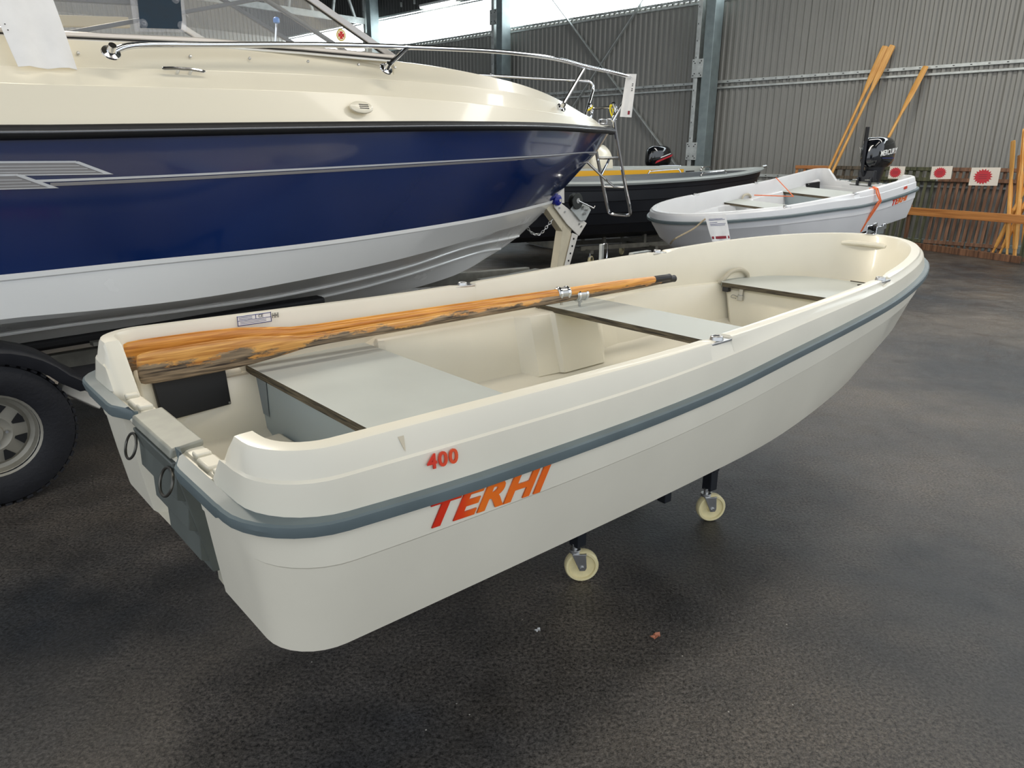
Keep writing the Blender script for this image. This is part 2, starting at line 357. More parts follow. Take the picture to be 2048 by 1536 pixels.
# posts
def post(X, label):
    t = empty('steel_post', WF @ T(X, -.22, 0), label, 'post')
    for dx, w in ((.125, .09), (-.11, .2)):
        c = MB(); 
        if w < .1:
            c.box((dx, .14, 3.3), (w, .012, 6.6)); c.box((dx+w/2, 0, 3.3), (.01, .28, 6.6)); c.box((dx, -.14, 3.3), (w, .012, 6.6))
        else:
            c.box((dx, 0, 3.3), (w, .3, 6.6))
        c.build('post_section', GALV if w < .1 else GALVP, t, bevel=.008)
        if w < .1:
            h = MB(); z = .3
            while z < 6.4: h.box((dx+.015, .148, z), (.012, .004, .03)); z += .3
            tag(h.build('slot_holes', VOID, t), kind='stuff')
    for z in (1.55, 3.1, 4.65):
        pl = MB().box((.085, .155, z), (.24, .02, .34)).build('connector_plate', GALV, t, bevel=.004)
        for ix in (-1, 1):
            for iz in (-1, 1):
                for q in (0, 1):
                    MB().lathe([(.011, 0), (.011, .008)], 8, M=T(.085+ix*(.085-.03*q), .165, z+iz*(.13-.035*q)) @ RX(-pi/2)).build('bolt', VOID, pl)
    MB().box((0, 0, .01), (.5, .5, .02)).build('base_plate', GALVP, t)
    return t
post(5.08, 'grey galvanised steel post with bolted plates, just left of the upright oars against the wall')
post(10.85, 'bluish galvanised post between the two bright window bands above the boat rail')
post(16.25, 'farthest blue-grey steel post, rising beside the tip of the windscreen')
# wind bracing
def brace(a, b, label):
    o = MB().bar((a[0], 0, a[1]), (b[0], 0, b[1]), .02, .06, up=(0, 1, 0)).build('brace_bar', GALV)
    o.matrix_world = WF @ T(0, -.5, 0); tag(o, label, 'bracing bar')
brace((10.6, 6.1), (5.45, .95), 'diagonal steel brace running from top left down towards the outboard with red stripe')
brace((5.45, 6.1), (10.6, .45), 'diagonal steel brace leaning right, crossing the other one above the bow ladder')
# roof truss at the farthest post
t = empty('roof_truss', WF @ T(16.25, 0, 0), 'pale steel lattice truss under the dark roof behind the windscreen', 'truss')
MB().box((0, 7.5, 5.12), (.09, 15, .16)).build('bottom_chord', GALV, t, bevel=.01)
MB().box((0, 7.5, 6.45), (.09, 15, .12)).build('top_chord', GALV, t, bevel=.01)
for i in range(11):
    y = .3+i*1.35
    MB().bar((0, y, 5.15), (0, y+.5, 6.42), .06, .06).build('diagonal', GALV, t)
    MB().bar((0, y+.75, 5.15), (0, y+.5, 6.42), .06, .06).build('diagonal', GALV, t)
# wall lamp
t = empty('fluorescent_lamp', WF @ T(13.5, -.48, 5.3), 'lit fluorescent tube fixed above the bright window band', 'lamp')
MB().box((0, 0, .04), (1.5, .1, .06)).build('lamp_housing', WHITED, t, bevel=.01)
MB().tube([(-.72, .02, -.01), (.72, .02, -.01)], .02, 10).build('tube', TUBEM, t)
for xx in (15.2, 14.6):
    t = empty('wall_lug', WF @ T(xx, -.56, 5.5), 'small grey lug on the dark wall %s the lit tube' % ('second left of' if xx > 15 else 'just left of'), 'lug')
    MB().box((0, 0, 0), (.05, .05, .12)).build('lug_body', GALV, t, bevel=.01)

# ------------------------------------------------------------ the moulded rowing boat (built twice)
ZR = [(0, .987), (.5, .980), (1.1, .973), (1.46, .977), (1.93, .991), (2.3, 1.002), (2.69, 1.014), (3.1, 1.035), (3.5, 1.053), (3.95, 1.067)]
DST = [(0, -.118), (.5, -.137), (1.34, -.128), (1.84, -.105), (2.4, -.086), (3, -.074), (4, -.068)]       # strip top, below the rim
DRI = [(0, -.057), (.85, -.062), (1.4, -.052), (1.92, -.034), (2.5, -.026), (3.2, -.022), (4, -.02)]     # ridge, below the rim
DSP = [(0, -.228), (.4, -.240), (.86, -.242), (1.43, -.230), (1.96, -.204), (2.57, -.176), (3.2, -.165), (4, -.16)]
ZCH = [(0, .535), (.4, .528), (.93, .521), (1.43, .518), (1.9, .516), (2.37, .540), (2.8, .566), (3.2, .60), (3.6, .65)]
XS = [.19, .25, .30, .315, .34, .4, .5, .6, .7, .8, .9, 1.0, 1.1, 1.2, 1.3, 1.385, 1.39, 1.50, 1.505, 1.6, 1.7, 1.8, 1.9, 2.0, 2.1, 2.2, 2.3, 2.4, 2.5, 2.6, 2.635, 2.64, 2.75, 2.755, 2.85, 2.95, 3.05, 3.15, 3.25, 3.34, 3.42, 3.5, 3.57, 3.63, 3.69, 3.74, 3.785, 3.825, 3.86, 3.885, 3.907, 3.925, 3.938, 3.948, 3.953, 3.955]
YS = [0, .08, .13, .15, .20, .245, .27, .31, .345, .36, .385, .41, .44, .465, .48, .50]
def halfb(X, L, B, a=1.0, n=3.45, m_=2.):
    if X >= L: return 0.
    return B if X < a else B*max(0, 1-((X-a)/(L-a))**n)**(1/m_)
def ring(L, B, sx, rc, zf, a=1., n=3.45, m_=2., recess=0., curl=0., ztop=None):
    half = []; k = (B-rc)/.50
    for y in YS:
        yy = y*k; X = sx
        if recess: X += recess*(1 if y < .26 else 0)
        if curl and y < .25: X += curl*(1-(y/.25))**0 * min(1, (.25-y)/.09)
        half.append([X, yy])
    for i in range(1, 8):
        t = i/8*pi/2; half.append([sx+rc-rc*cos(t), B-rc+rc*sin(t)])
    x0 = sx+rc
    for Xb in XS:
        X = x0+(Xb-.19)*(2.5-x0)/(2.5-.19) if Xb < 2.5 else 2.5+(Xb-2.5)*(L-2.5)/(3.955-2.5)
        half.append([X, halfb(X, L, B, a, n, m_)])
    half[-1][1] = 0.
    P = []
    for s_ in (-1, 1):
        seq = half if s_ < 0 else half[-2:0:-1]
        for X, y in seq:
            z = zf(X)
            if ztop is not None and X < .22 and abs(y) < .50: z = min(z, ztop(abs(y)))
            P.append((X, s_*y, z))
    return P
def zt(y, base=.853, hh=.985):   # top of the stern: two horns with a low notch between them
    return base if y <= .352 else (hh if y >= .468 else base+(hh-base)*(y-.352)/.116)
def zrim(X):
    z = interp(X, ZR)
    if 1.39 <= X <= 1.50 or 2.64 <= X <= 2.75: z -= .013
    return z
NR = len(ring(3.9, .6, 0, .1, lambda X: 1))

def moulded_boat(M, hullm, label, cat, side=-1):
    t = empty('rowing_boat', M, label, cat)
    R = []
    # inside, from the sole up to the rim
    R.append(ring(3.05, .30, .24, .06, lambda X: .557))
    R.append(ring(3.14, .40, .18, .06, lambda X: .560))
    R.append(ring(3.62, .505, .125, .06, lambda X: .60+.05*max(0, X-2.4)))
    led = lambda X: .787 if X < .95 else (.826 if X < 2.6 else .826-.014*(X-2.6))
    R.append(ring(3.74, .548, .118, .07, lambda X: led(X)-.008))
    R.append(ring(3.75, .553, .113, .07, led, ztop=lambda y: zt(y, .80)-.012))
    R.append(ring(3.80, .585, .105, .08, lambda X: led(X)+.003, ztop=lambda y: zt(y, .82)-.010))
    R.append(ring(3.885, .594, .092, .09, lambda X: zrim(X)-.012, ztop=lambda y: zt(y)-.006))
    R.append(ring(3.893, .600, .086, .095, zrim, ztop=lambda y: zt(y)))
    R.append(ring(3.938, .627, .060, .12, zrim, ztop=lambda y: zt(y)))
    R.append(ring(3.950, .635, .050, .13, lambda X: zrim(X)-.003, ztop=lambda y: zt(y)-.002))
    R.append(ring(3.957, .640, .045, .135, lambda X: zrim(X)-.012, ztop=lambda y: zt(y)-.007))
    R.append(ring(3.968, .651, .036, .14, lambda X: interp(X, ZR)+interp(X, DRI)+.003, ztop=lambda y: min(zt(y)-.009, .93)))
    R.append(ring(3.972, .656, .032, .14, lambda X: interp(X, ZR)+interp(X, DRI)-.002, ztop=lambda y: min(zt(y)-.010, .925)))
    R.append(ring(3.985, .668, .024, .15, lambda X: interp(X, ZR)+interp(X, DST), ztop=lambda y: min(zt(y)-.012, .865)))
    R.append(ring(3.985, .668, .022, .15, lambda X: interp(X, ZR)+interp(X, DST)-.024, ztop=lambda y: .835))
    R.append(ring(3.965, .670, .024, .15, lambda X: interp(X, ZR)+interp(X, DST)-.032, recess=.085, ztop=lambda y: .82))
    R.append(ring(3.93, .669, .030, .15, lambda X: interp(X, ZR)+interp(X, DSP)+.003, recess=.085))
    R.append(ring(3.925, .664, .034, .148, lambda X: interp(X, ZR)+interp(X, DSP)-.002, recess=.085))
    R.append(ring(3.84, .643, .046, .135, lambda X: .5*(interp(X, ZR)+interp(X, DSP))+.5*interp(X, ZCH), recess=.08, n=3.1))
    R.append(ring(3.66, .612, .060, .12, lambda X: interp(X, ZCH), recess=.075, n=2.5))
    R.append(ring(3.63, .598, .070, .11, lambda X: interp(X, ZCH)-.010, recess=.07, n=2.5))
    R.append(ring(3.30, .30, .09, .06, lambda X: .49+.05*max(0, X-2)**1.5, n=2.5, recess=.05))
    R.append(ring(3.00, .06, .12, .01, lambda X: .462+.04*max(0, X-2)**1.5, n=2.5))
    mb = MB(); mb.loft(R, capa=True, capb=True); part('hull', mb, hullm, t, angle=28)
    # rubbing strip
    def so(X): return interp(X, [(0, .070), (.5, .068), (2.5, .062), (3.2, .050), (4, .046)])-.065
    S = []
    cz = lambda d: (lambda X: interp(X, ZR)+interp(X, DST)+d)
    S.append(ring(3.98, .664, .026, .148, cz(.001), ztop=lambda y: .868))
    S.append(ring(4.003, .688, -.004, .165, cz(-.001), curl=.04, ztop=lambda y: .866))
    S.append(ring(4.008, .692, -.010, .17, cz(-.005), curl=.045, ztop=lambda y: .862))
    S.append(ring(4.009, .693, -.011, .17, cz(-.015), curl=.045, ztop=lambda y: .850))
    S.append(ring(4.007, .691, -.008, .17, cz(-.027), curl=.045, ztop=lambda y: .835))
    S.append(ring(3.975, .66, .030, .148, cz(-.032), ztop=lambda y: .828))
    ny = 3  # the strip is open between its two stern ends
    keep = list(range(ny, NR-ny+1))
    S2 = [[r[i] for i in keep] for r in S]
    ms = MB(); n = len(keep); vs = [p for r in S2 for p in r]; fs = []
    for i in range(len(S2)):
        j = (i+1) % len(S2)
        for k in range(n-1): fs.append((i*n+k, i*n+k+1, j*n+k+1, j*n+k))
    fs += [tuple(i*n for i in range(len(S2))), tuple(i*n+n-1 for i in range(len(S2)))[::-1]]
    part('rubbing_strip', ms.add(vs, fs), STRIP, t, angle=24)
    # transom pad and its cover plate
    part('transom_plate', MB().add([(.018, -.150, .862), (.092, -.150, .869), (.092, .150, .869), (.018, .150, .862), (.014, -.150, .838), (.092, -.150, .852), (.092, .150, .852), (.014, .150, .838)],
        [(0, 1, 2, 3), (7, 6, 5, 4), (0, 4, 5, 1), (1, 5, 6, 2), (2, 6, 7, 3), (3, 7, 4, 0)]), PLATE, t, bevel=.005)
    pad = part('transom_pad', MB().add([(.014, -.15, .83), (.014, .15, .83), (.085, .11, .50), (.085, -.11, .50), (.10, -.16, .83), (.10, .16, .83), (.14, .12, .50), (.14, -.12, .50)],
        [(0, 1, 2, 3), (4, 7, 6, 5), (0, 4, 5, 1), (2, 6, 7, 3), (0, 3, 7, 4), (1, 5, 6, 2)]), PAD, t, bevel=.004)
    for z0, z1 in ((.80, .73), (.715, .64), (.625, .545)):
        xf = lambda z: .014+(.83-z)/.33*.071; w = lambda z: .148-(.83-z)/.33*.04
        part('pad_step', MB().add([(xf(z0)+.003, -w(z0), z0), (xf(z0)+.003, w(z0), z0), (xf(z1)-.016, w(z1), z1), (xf(z1)-.016, -w(z1), z1), (xf(z1)+.004, w(z1), z1-.010), (xf(z1)+.004, -w(z1), z1-.010)],
            [(0, 1, 2, 3), (3, 2, 4, 5), (0, 3, 5), (1, 4, 2), (0, 5, 4, 1)]), PAD, pad, bevel=.002)
    for sg in (-1, 1):
        c = Vector((.012, sg*.14, .785))
        part('tow_ring', MB().tube([c+Vector((-.010+.012*sin(a), sg*.038*cos(a), .030*sin(a))) for a in [i*2*pi/24 for i in range(24)]], .0035, 8, closed=True), mat('dull_steel', srgb(96, 94, 88), .35, .9) if 'dull_steel' not in D.materials else D.materials['dull_steel'], t)
        for yy in (.33, .21): part('stern_pad', MB().box((.066, sg*yy, .858), (.035, .022 if yy > .3 else .03, .014)), hullm, t, bevel=.004)
        part('stern_block', MB().box((.066, sg*.265, .853), (.042, .07, .016)), hullm, t, bevel=.006)
    # benches
    def bench(name, x0, x1, z, hw0, hw1, th=.024):
        mb = MB().add([(x0, -hw0, z), (x1, -hw1, z), (x1, hw1, z), (x0, hw0, z), (x0, -hw0, z-th), (x1, -hw1, z-th), (x1, hw1, z-th), (x0, hw0, z-th)],
            [(3, 2, 1, 0), (4, 5, 6, 7), (0, 1, 5, 4), (2, 3, 7, 6)])
        mb.add([(x0, -hw0, z), (x0, hw0, z), (x0, hw0, z-th), (x0, -hw0, z-th)], [(0, 1, 2, 3)], 1)
        mb.add([(x1, -hw1, z), (x1, hw1, z), (x1, hw1, z-th), (x1, -hw1, z-th)], [(3, 2, 1, 0)], 1)
        return part(name, mb, [BENCH, PLYEDGE], t)
    bench('aft_bench', .485, .945, .812, .597, .597, .026)
    bench('middle_thwart', 1.835, 2.135, .848, .592, .585)
    # aft bench front panel with its recess
    part('bench_panel', MB().add([(.505, -.50, .555), (.505, .50, .555), (.505, .585, .786), (.505, -.585, .786), (.525, -.50, .555), (.525, .50, .555), (.525, .585, .786), (.525, -.585, .786)],
        [(0, 1, 2, 3), (7, 6, 5, 4), (0, 4, 5, 1), (2, 6, 7, 3), (1, 5, 6, 2), (0, 3, 7, 4)]), BENCHD, t)
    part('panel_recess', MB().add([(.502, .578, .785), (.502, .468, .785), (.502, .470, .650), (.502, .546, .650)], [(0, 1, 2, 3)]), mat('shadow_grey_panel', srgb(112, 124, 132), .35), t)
    part('bench_panel', MB().box((.93, 0, .69), (.02, 1.04, .20)), BENCHD, t)
    # moulded foot blocks on the sole in front of the bench
    for sg in (-1, 1):
        part('sole_block', MB().add([(.33, sg*.20, .56), (.50, sg*.20, .56), (.50, sg*.42, .56), (.33, sg*.42, .56), (.36, sg*.24, .615), (.50, sg*.24, .625), (.50, sg*.38, .625), (.36, sg*.38, .615)],
            [(0, 1, 2, 3), (7, 6, 5, 4), (0, 4, 5, 1), (1, 5, 6, 2), (2, 6, 7, 3), (3, 7, 4, 0)]), hullm, t, bevel=.012)
        # black storage panel in each quarter
        sp = part('storage_panel', MB().add([(.17, sg*.515, .838), (.402, sg*.545, .838), (.402, sg*.524, .705), (.18, sg*.500, .702), (.17, sg*.56, .838), (.402, sg*.58, .838), (.402, sg*.56, .705), (.18, sg*.54, .702)],
            [(0, 1, 2, 3), (7, 6, 5, 4), (0, 4, 5, 1), (1, 5, 6, 2), (2, 6, 7, 3), (3, 7, 4, 0)]), VOID, t, bevel=.004)
        for bx, bz in ((.395, .712), (.20, .71), (.395, .830)):
            part('screw', MB().lathe([(.004, 0), (.003, .003)], 8, M=T(bx, sg*(.502+(bx-.18)*.1+(bz-.702)*.12), bz) @ RX(sg*pi/2)), STEEL, sp)
        # side walls of the aft well
        part('quarter_liner', MB().add([(.13, sg*.53, .85), (.47, sg*.578, .80), (.47, sg*.535, .56), (.15, sg*.50, .56), (.13, sg*.57, .87), (.47, sg*.61, .82), (.47, sg*.57, .56), (.15, sg*.54, .56)],
            [(0, 1, 2, 3), (7, 6, 5, 4), (0, 4, 5, 1), (1, 5, 6, 2), (2, 6, 7, 3), (3, 7, 4, 0)]), hullm, t, bevel=.01)
        # moulded side locker under the thwart
        P = []
        for X, w in ((.965, .0), (.975, .012), (1.0, .022), (1.35, .035), (1.64, .045), (1.70, .095), (1.815, .105), (1.83, .125), (2.09, .125), (2.12, .10), (2.2, .035), (2.5, .01), (2.52, 0)):
            P.append([(X, sg*(.556), .829 if w else .81), (X, sg*(.552-w*.65), .829 if w else .81), (X, sg*(.545-w*.75), .822 if w else .80), (X, sg*(.50-w*1.0), .565), (X, sg*.54, .562)])
        part('side_locker', MB().loft(P), hullm, t, angle=14, bevel=.005)
    # sole ribs
    for yy in (-.17, 0, .17): part('sole_rib', MB().box((1.9, yy, .564), (2.2, .05, .012)), hullm, t, bevel=.005)
    # bow seat, rounded to the hull
    seat = [(3.06, .395), (3.10, .43), (3.2, .452), (3.3, .43), (3.42, .375), (3.52, .31), (3.6, .22), (3.64, .10)]
    poly = [(x_, -y_) for x_, y_ in seat]+[(x_, y_) for x_, y_ in reversed(seat)]
    mb = MB().prism(poly, .022, M=T(0, 0, .811)); part('bow_seat', mb, BENCH, t)
    part('bow_seat_edge', MB().box((3.058, 0, .822), (.004, .79, .0225)), PLYEDGE, t)
    part('seat_bracket', MB().box((3.075, .375, .797), (.03, .035, .026)), BLACKP, t, bevel=.002)
    part('seat_latch', MB().box((3.085, .29, .795), (.012, .022, .05)).box((3.08, .29, .76), (.016, .03, .03)), STEEL, t, bevel=.002)
    part('latch_ring', MB().tube(arc([(3.07, .30, .765), (3.07, .33, .772), (3.07, .34, .758), (3.07, .31, .755)], 4), .0025, 6), STEEL, t)
    part('knotted_cord', MB().tube(arc([(3.50, -.20, .840), (3.53, -.13, .836), (3.57, -.17, .842), (3.56, -.13, .846), (3.60, -.06, .84)], 4), .003, 6), mat('dark_cord', srgb(60, 54, 46), .8) if 'dark_cord' not in D.materials else D.materials['dark_cord'], t)
    part('bow_bulkhead', MB().loft([[(3.06, -.33, .56), (3.06, .33, .56), (3.10, .41, .811), (3.10, -.41, .811)], [(3.5, -.10, .60), (3.5, .10, .60), (3.5, .2, .808), (3.5, -.2, .808)]]), hullm, t, bevel=.02)
    part('sole_ramp', MB().loft([[(2.72, -.26, .558), (2.72, .26, .558), (2.72, .25, .562), (2.72, -.25, .562)], [(3.08, -.20, .558), (3.08, .20, .558), (3.08, .16, .61), (3.08, -.16, .61)]]), hullm, t, bevel=.012)
    # grab handles on both sides
    for sg in (-1, 1):
        for hx in ((3.21,) if side < 0 else (3.21, 1.72)):
            y0 = .418 if hx > 2 else .565
            part('grab_handle', MB().tube(arc([(hx-.12, sg*(y0+.02), .822), (hx-.10, sg*y0, .845), (hx-.045, sg*(y0-.005), .878), (hx+.04, sg*(y0-.01), .882), (hx+.095, sg*(y0-.02), .855), (hx+.11, sg*(y0-.02), .82)], 5), .0125, 10),
                 mat('grey_handle_plastic', srgb(186, 178, 158), .5) if 'grey_handle_plastic' not in D.materials else D.materials['grey_handle_plastic'], t)
    # oarlock sockets
    for sx in (1.445, 2.695):
        for sg in (-1, 1):
            y = halfb(sx, 3.955, .638)-.020; z = interp(sx, ZR)-.013
            k = part('oarlock_socket', MB().box((sx, sg*y, z+.003), (.105, .042, .008)).lathe([(.021, 0), (.018, .014), (.0125, .015), (.0115, .002)], 16, M=T(sx, sg*y, z+.006)), STEEL, t, bevel=.002)
            part('socket_hole', MB().lathe([(.0105, 0), (.0105, .0095)], 12, M=T(sx, sg*y, z+.008)), VOID, k)
    # moulded grip in the bow
    part('bow_grip', MB().tube([(3.838, .125, 1.012), (3.846, .09, 1.016), (3.85, 0, 1.018), (3.846, -.09, 1.016), (3.838, -.125, 1.012)], [.010, .014, .014, .014, .010], 10), hullm, t)
    # bow roller fitting
    if side < 0:
        bf = part('bow_fitting', MB().box((3.93, 0, 1.069), (.09, .05, .006)).box((3.965, .026, 1.088), (.10, .005, .045)).box((3.965, -.026, 1.088), (.10, .005, .045)).box((4.02, .026, 1.106), (.05, .005, .03)).box((4.02, -.026, 1.106), (.05, .005, .03)), CHROME, t, bevel=.003)
        part('roller', MB().lathe([(.020, -.022), (.012, -.004), (.012, .004), (.020, .022)], 16, M=T(4.0, 0, 1.095) @ RX(pi/2)), BLACK, bf)
    # crease of a notch near the stern, its shade painted as a darker sliver
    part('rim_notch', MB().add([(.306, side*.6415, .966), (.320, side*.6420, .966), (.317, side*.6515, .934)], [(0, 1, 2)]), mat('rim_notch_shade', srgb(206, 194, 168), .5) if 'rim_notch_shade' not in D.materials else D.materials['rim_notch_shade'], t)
    # lettering on both sides
    for sg in (-1, 1):
        ux = Vector((1, 0, -.055)) if sg < 0 else Vector((-1, 0, .055)); x0 = .335 if sg < 0 else .70
        uz = Vector((.055, sg*.02, 1)).normalized(); nrm = ux.normalized().cross(uz)
        text('TERHI', 'name_lettering', .084, axes(ux, uz, nrm, (x0, sg*.6715, .762 if sg < 0 else .744)), TERHIM, t, shear=.35, bold=.0032, xs=1.42, sp=1.08)
        x1 = .358 if sg < 0 else .44
        text('400', 'number_lettering', .043, axes(ux, Vector((.05, sg*-.14, 1)).normalized(), ux.normalized().cross(Vector((.05, sg*-.14, 1)).normalized()), (x1, sg*.6665, .888 if sg < 0 else .884)), NUMM, t, bold=.0010, xs=1.1, sp=1.14)
    return t

BM = frame((-.8799, 1.6058, 0), .8443)
boat = moulded_boat(BM, CREAM, 'cream moulded rowing boat with grey rubbing strip and red 400 lettering, nearest the camera', 'rowing boat')
# maker's plate on the inside of the port side
pl = MB().box((.535, .5915, .962), (.118, .002, .034)).build('maker_plate', WHITED, boat)
for b_ in ((.535, .977, .118, .002), (.535, .962, .118, .0015), (.535, .946, .118, .002), (.477, .962, .002, .034), (.593, .962, .002, .034), (.54, .969, .0015, .015)):
    MB().box((b_[0], .590, b_[1]), (b_[2], .0015, b_[3])).build('plate_rule', BLUEINK, pl)
text('CE', 'plate_lettering', .014, axes((1, 0, 0), (0, 0, 1), (0, -1, 0), (.549, .5895, .9655)), INK, pl, depth=.0004)
text('HHI', 'plate_lettering', .026, axes((1, 0, 0), (0, 0, 1), (0, -1, 0), (.597, .5895, .956)), INK, pl, depth=.0004, xs=.55)
for zz in (.972, .9665): MB().box((.505, .5895, zz), (.045, .0006, .0015)).build('plate_rule', BLUEINK, pl)
for zz in (.957, .952): MB().box((.53, .5895, zz), (.09, .0006, .0012)).build('plate_rule', BLUEINK, pl)

# trolley under the boat
TM = BM @ T(1.70, 0, 0) @ RZ(-.066)
t = empty('boat_trolley', TM, 'low black steel trolley on cream nylon castors under the cream rowing boat', 'trolley')
fr = MB()
for xx in (-.36, .40): fr.bar((xx, -.25, .26), (xx, .25, .26), .04, .06)
for yy in (-.18, .18): fr.bar((-.4, yy, .29), (.44, yy, .29), .04, .04)
fr.build('trolley_frame', FRAMEB, t, bevel=.004)
for xx in (-.36, .40):
    MB().box((xx, -.22, .20), (.045, .045, .12)).build('corner_post', FRAMEB, t, bevel=.003)
    MB().box((xx, .22, .20), (.045, .045, .12)).build('corner_post', FRAMEB, t, bevel=.003)
    MB().bar((xx, -.24, .32), (xx, .24, .32), .06, .05).add([(xx-.03, -.24, .34), (xx+.03, -.24, .34), (xx+.03, -.24, .50), (xx-.03, -.24, .50), (xx-.03, -.20, .34), (xx+.03, -.20, .34), (xx+.03, -.20, .47), (xx-.03, -.20, .47)], [(0, 1, 2, 3), (7, 6, 5, 4), (0, 4, 5, 1), (1, 5, 6, 2), (2, 6, 7, 3), (3, 7, 4, 0)]).add([(xx-.03, .24, .34), (xx+.03, .24, .34), (xx+.03, .24, .50), (xx-.03, .24, .50), (xx-.03, .20, .34), (xx+.03, .20, .34), (xx+.03, .20, .47), (xx-.03, .20, .47)], [(0, 1, 2, 3), (7, 6, 5, 4), (0, 4, 5, 1), (1, 5, 6, 2), (2, 6, 7, 3), (3, 7, 4, 0)]).build('hull_cradle', FRAMEB, t)
MB().box((.09, -.235, .22), (.04, .04, .07)).build('frame_stub', FRAMEB, t, bevel=.003)
def caster(parent, x_, y_, R=.0625, rot=0., top=.15):
    c = D.objects.new('castor', None); COL.objects.link(c); c.parent = parent; c.matrix_basis = T(x_, y_, 0) @ RZ(rot)
    prof = [(R*.16, -.020), (R*.26, -.020), (R*.30, -.010), (R*.62, -.008), (R*.76, -.010), (R*.80, -.017), (R*.93, -.017), (R, -.010), (R, .010), (R*.93, .017), (R*.80, .017), (R*.76, .010), (R*.62, .008), (R*.30, .010), (R*.26, .020), (R*.16, .020)]
    MB().lathe(prof, 32, M=T(0, 0, R) @ RX(pi/2)).build('castor_wheel', CASTER, c)
    f_ = MB()
    for sg in (-1, 1):
        f_.prism([(-.010, -.012), (.010, -.012), (.016, .0), (.012, .052), (-.038, .052), (-.030, .034)], .003, M=T(0, sg*.024+.0015, R) @ RX(pi/2))
    f_.box((-.012, 0, R+.0535), (.052, .054, .005)); f_.lathe([(.022, 0), (.022, .012), (.010, .012), (.010, top-R-.055)], 16, M=T(-.026, 0, R+.055))
    f_.build('castor_fork', STEEL, c, bevel=.001)
    MB().lathe([(.008, -.032), (.008, .032)], 6, M=T(0, 0, R) @ RX(pi/2)).build('axle_bolt', STEEL, c)
    return c
for xx, yy, rr in ((-.352, -.235, -.60), (.40, -.235, -.52), (-.352, .22, .4), (.40, .22, -.3)): caster(t, xx, yy, rot=rr)

# ------------------------------------------------------------ oars
def oar_mesh(parent, material, L=2.47, collar=True, blade=.56, hw=.052, grip=True, rs=1.):
    R_ = []
    for X, w, th in [(0, hw*.55, .006), (.004, hw*.84, .008), (.015, hw*.94, .009), (.05, hw, .010), (blade*.4, hw*1.0, .011), (blade*.6, hw*.92, .013), (blade*.78, hw*.68, .016), (blade*.92, hw*.46, .018), (blade*1.08, .0205*rs, .0195*rs), (blade*1.3, .021*rs, .021*rs), (L*.5, .021*rs, .021*rs), (L*.85, .021*rs, .021*rs), (L-.22, .019*rs, .019*rs), (L-.12, .016*rs, .016*rs)]:
        R_.append([(X, th*cos(a)*(1 if abs(cos(a)) < .99 else 1), w*sin(a)) for a in [2*pi*k/20 for k in range(20)]])
    part('oar_shaft', MB().loft(R_), material, parent, angle=50)
    if grip: part('oar_grip', MB().lathe([(.013, 0), (.017, .01), (.0165, .10), (.018, .115), (.012, .122)], 16, M=T(L-.125, 0, 0) @ RY(pi/2)), BLACKP, parent)
def oar(P0, P1, twist, material, label, cx, name='oar'):
    a = BM @ Vector(P0); b = BM @ Vector(P1); d = (b-a); L = d.length; d.normalize()
    side = Vector((0, 0, 1)).cross(d).normalized(); up = d.cross(side)
    M = axes(d, side, up, a) @ RX(twist)
    t = empty(name, M, label, 'oar', 'worn wooden oars in the cream boat')
    oar_mesh(t, material, L)
    c = part('oar_collar', MB().lathe([(.0225, -.035), (.026, -.032), (.026, .032), (.0225, .035)], 20, M=T(cx, 0, 0) @ RY(pi/2)), STEEL, t)
    for dx in (-.022, .022): part('collar_band', MB().lathe([(.0275, -.006), (.030, -.003), (.030, .003), (.0275, .006)], 20, M=T(cx+dx, 0, 0) @ RY(pi/2)), CHROME, c)
    part('oarlock_pin', MB().tube([(cx, 0, -.02), (cx, 0, -.052)], .0065, 10).lathe([(.012, 0), (.012, .012)], 12, M=T(cx, 0, -.034)), STEEL, c)
    return t
oar((.125, .475, .888), (2.60, .375, .907), .10, OARW, 'worn front oar in the cream boat, bare grey wood along its lower blade', 1.815)
oar((.115, .570, .905), (2.52, .345, .925), .10, OARW2, 'orange varnished oar lying behind the worn one in the cream boat', 1.725)

# ------------------------------------------------------------ the blue cabin cruiser
GM = frame((-3.04297507, 3.70605651, 0), .78)
cr = empty('motor_boat', GM, 'large navy blue and cream cabin boat with bow rail on a trailer', 'motor boat')
A0 = -2.2
def hb2(X, L, B, a, n, m_): return 0. if X >= L else (B if X < a else B*max(0, 1-((X-a)/(L-a))**n)**(1/m_))
def level(L, B, a, n, m_, ztab, aft=1.0):
    out = []
    for i in range(61):
        g = i/60; u = g**.8 if g < 1 else 1
        u = 1-(1-g)**1.5
        X = A0+(L-A0)*u; out.append((X, hb2(X, L, B, a, n, m_), interp(X, ztab)))
    return out
S_ = dict(a=1.0, n=1.9, m_=1.25)
LV = {}
LV['keel'] = level(3.95, .02, 3, 2, 1.2, [(-2.2, .36), (1, .375), (2, .39), (3, .425), (3.56, .484), (3.85, .553), (3.95, .59)])
LV['str2'] = level(4.17, .45, .6, 1.7, 1.15, [(-2.2, .50), (1, .545), (2.2, .567), (2.8, .602), (3.79, .68), (4.17, .66)])
LV['str2b'] = level(4.19, .48, .6, 1.7, 1.15, [(-2.2, .495), (1, .540), (2.2, .562), (2.8, .597), (3.79, .68), (4.19, .67)])
LV['str1'] = level(4.40, .74, .6, 1.7, 1.15, [(-2.2, .66), (.29, .70), (1.1, .688), (1.62, .68), (2.64, .716), (3.47, .78), (4.40, .76)])
LV['str1b'] = level(4.42, .78, .6, 1.7, 1.15, [(-2.2, .65), (.29, .69), (1.1, .678), (1.62, .67), (2.64, .708), (3.47, .775), (4.42, .77)])
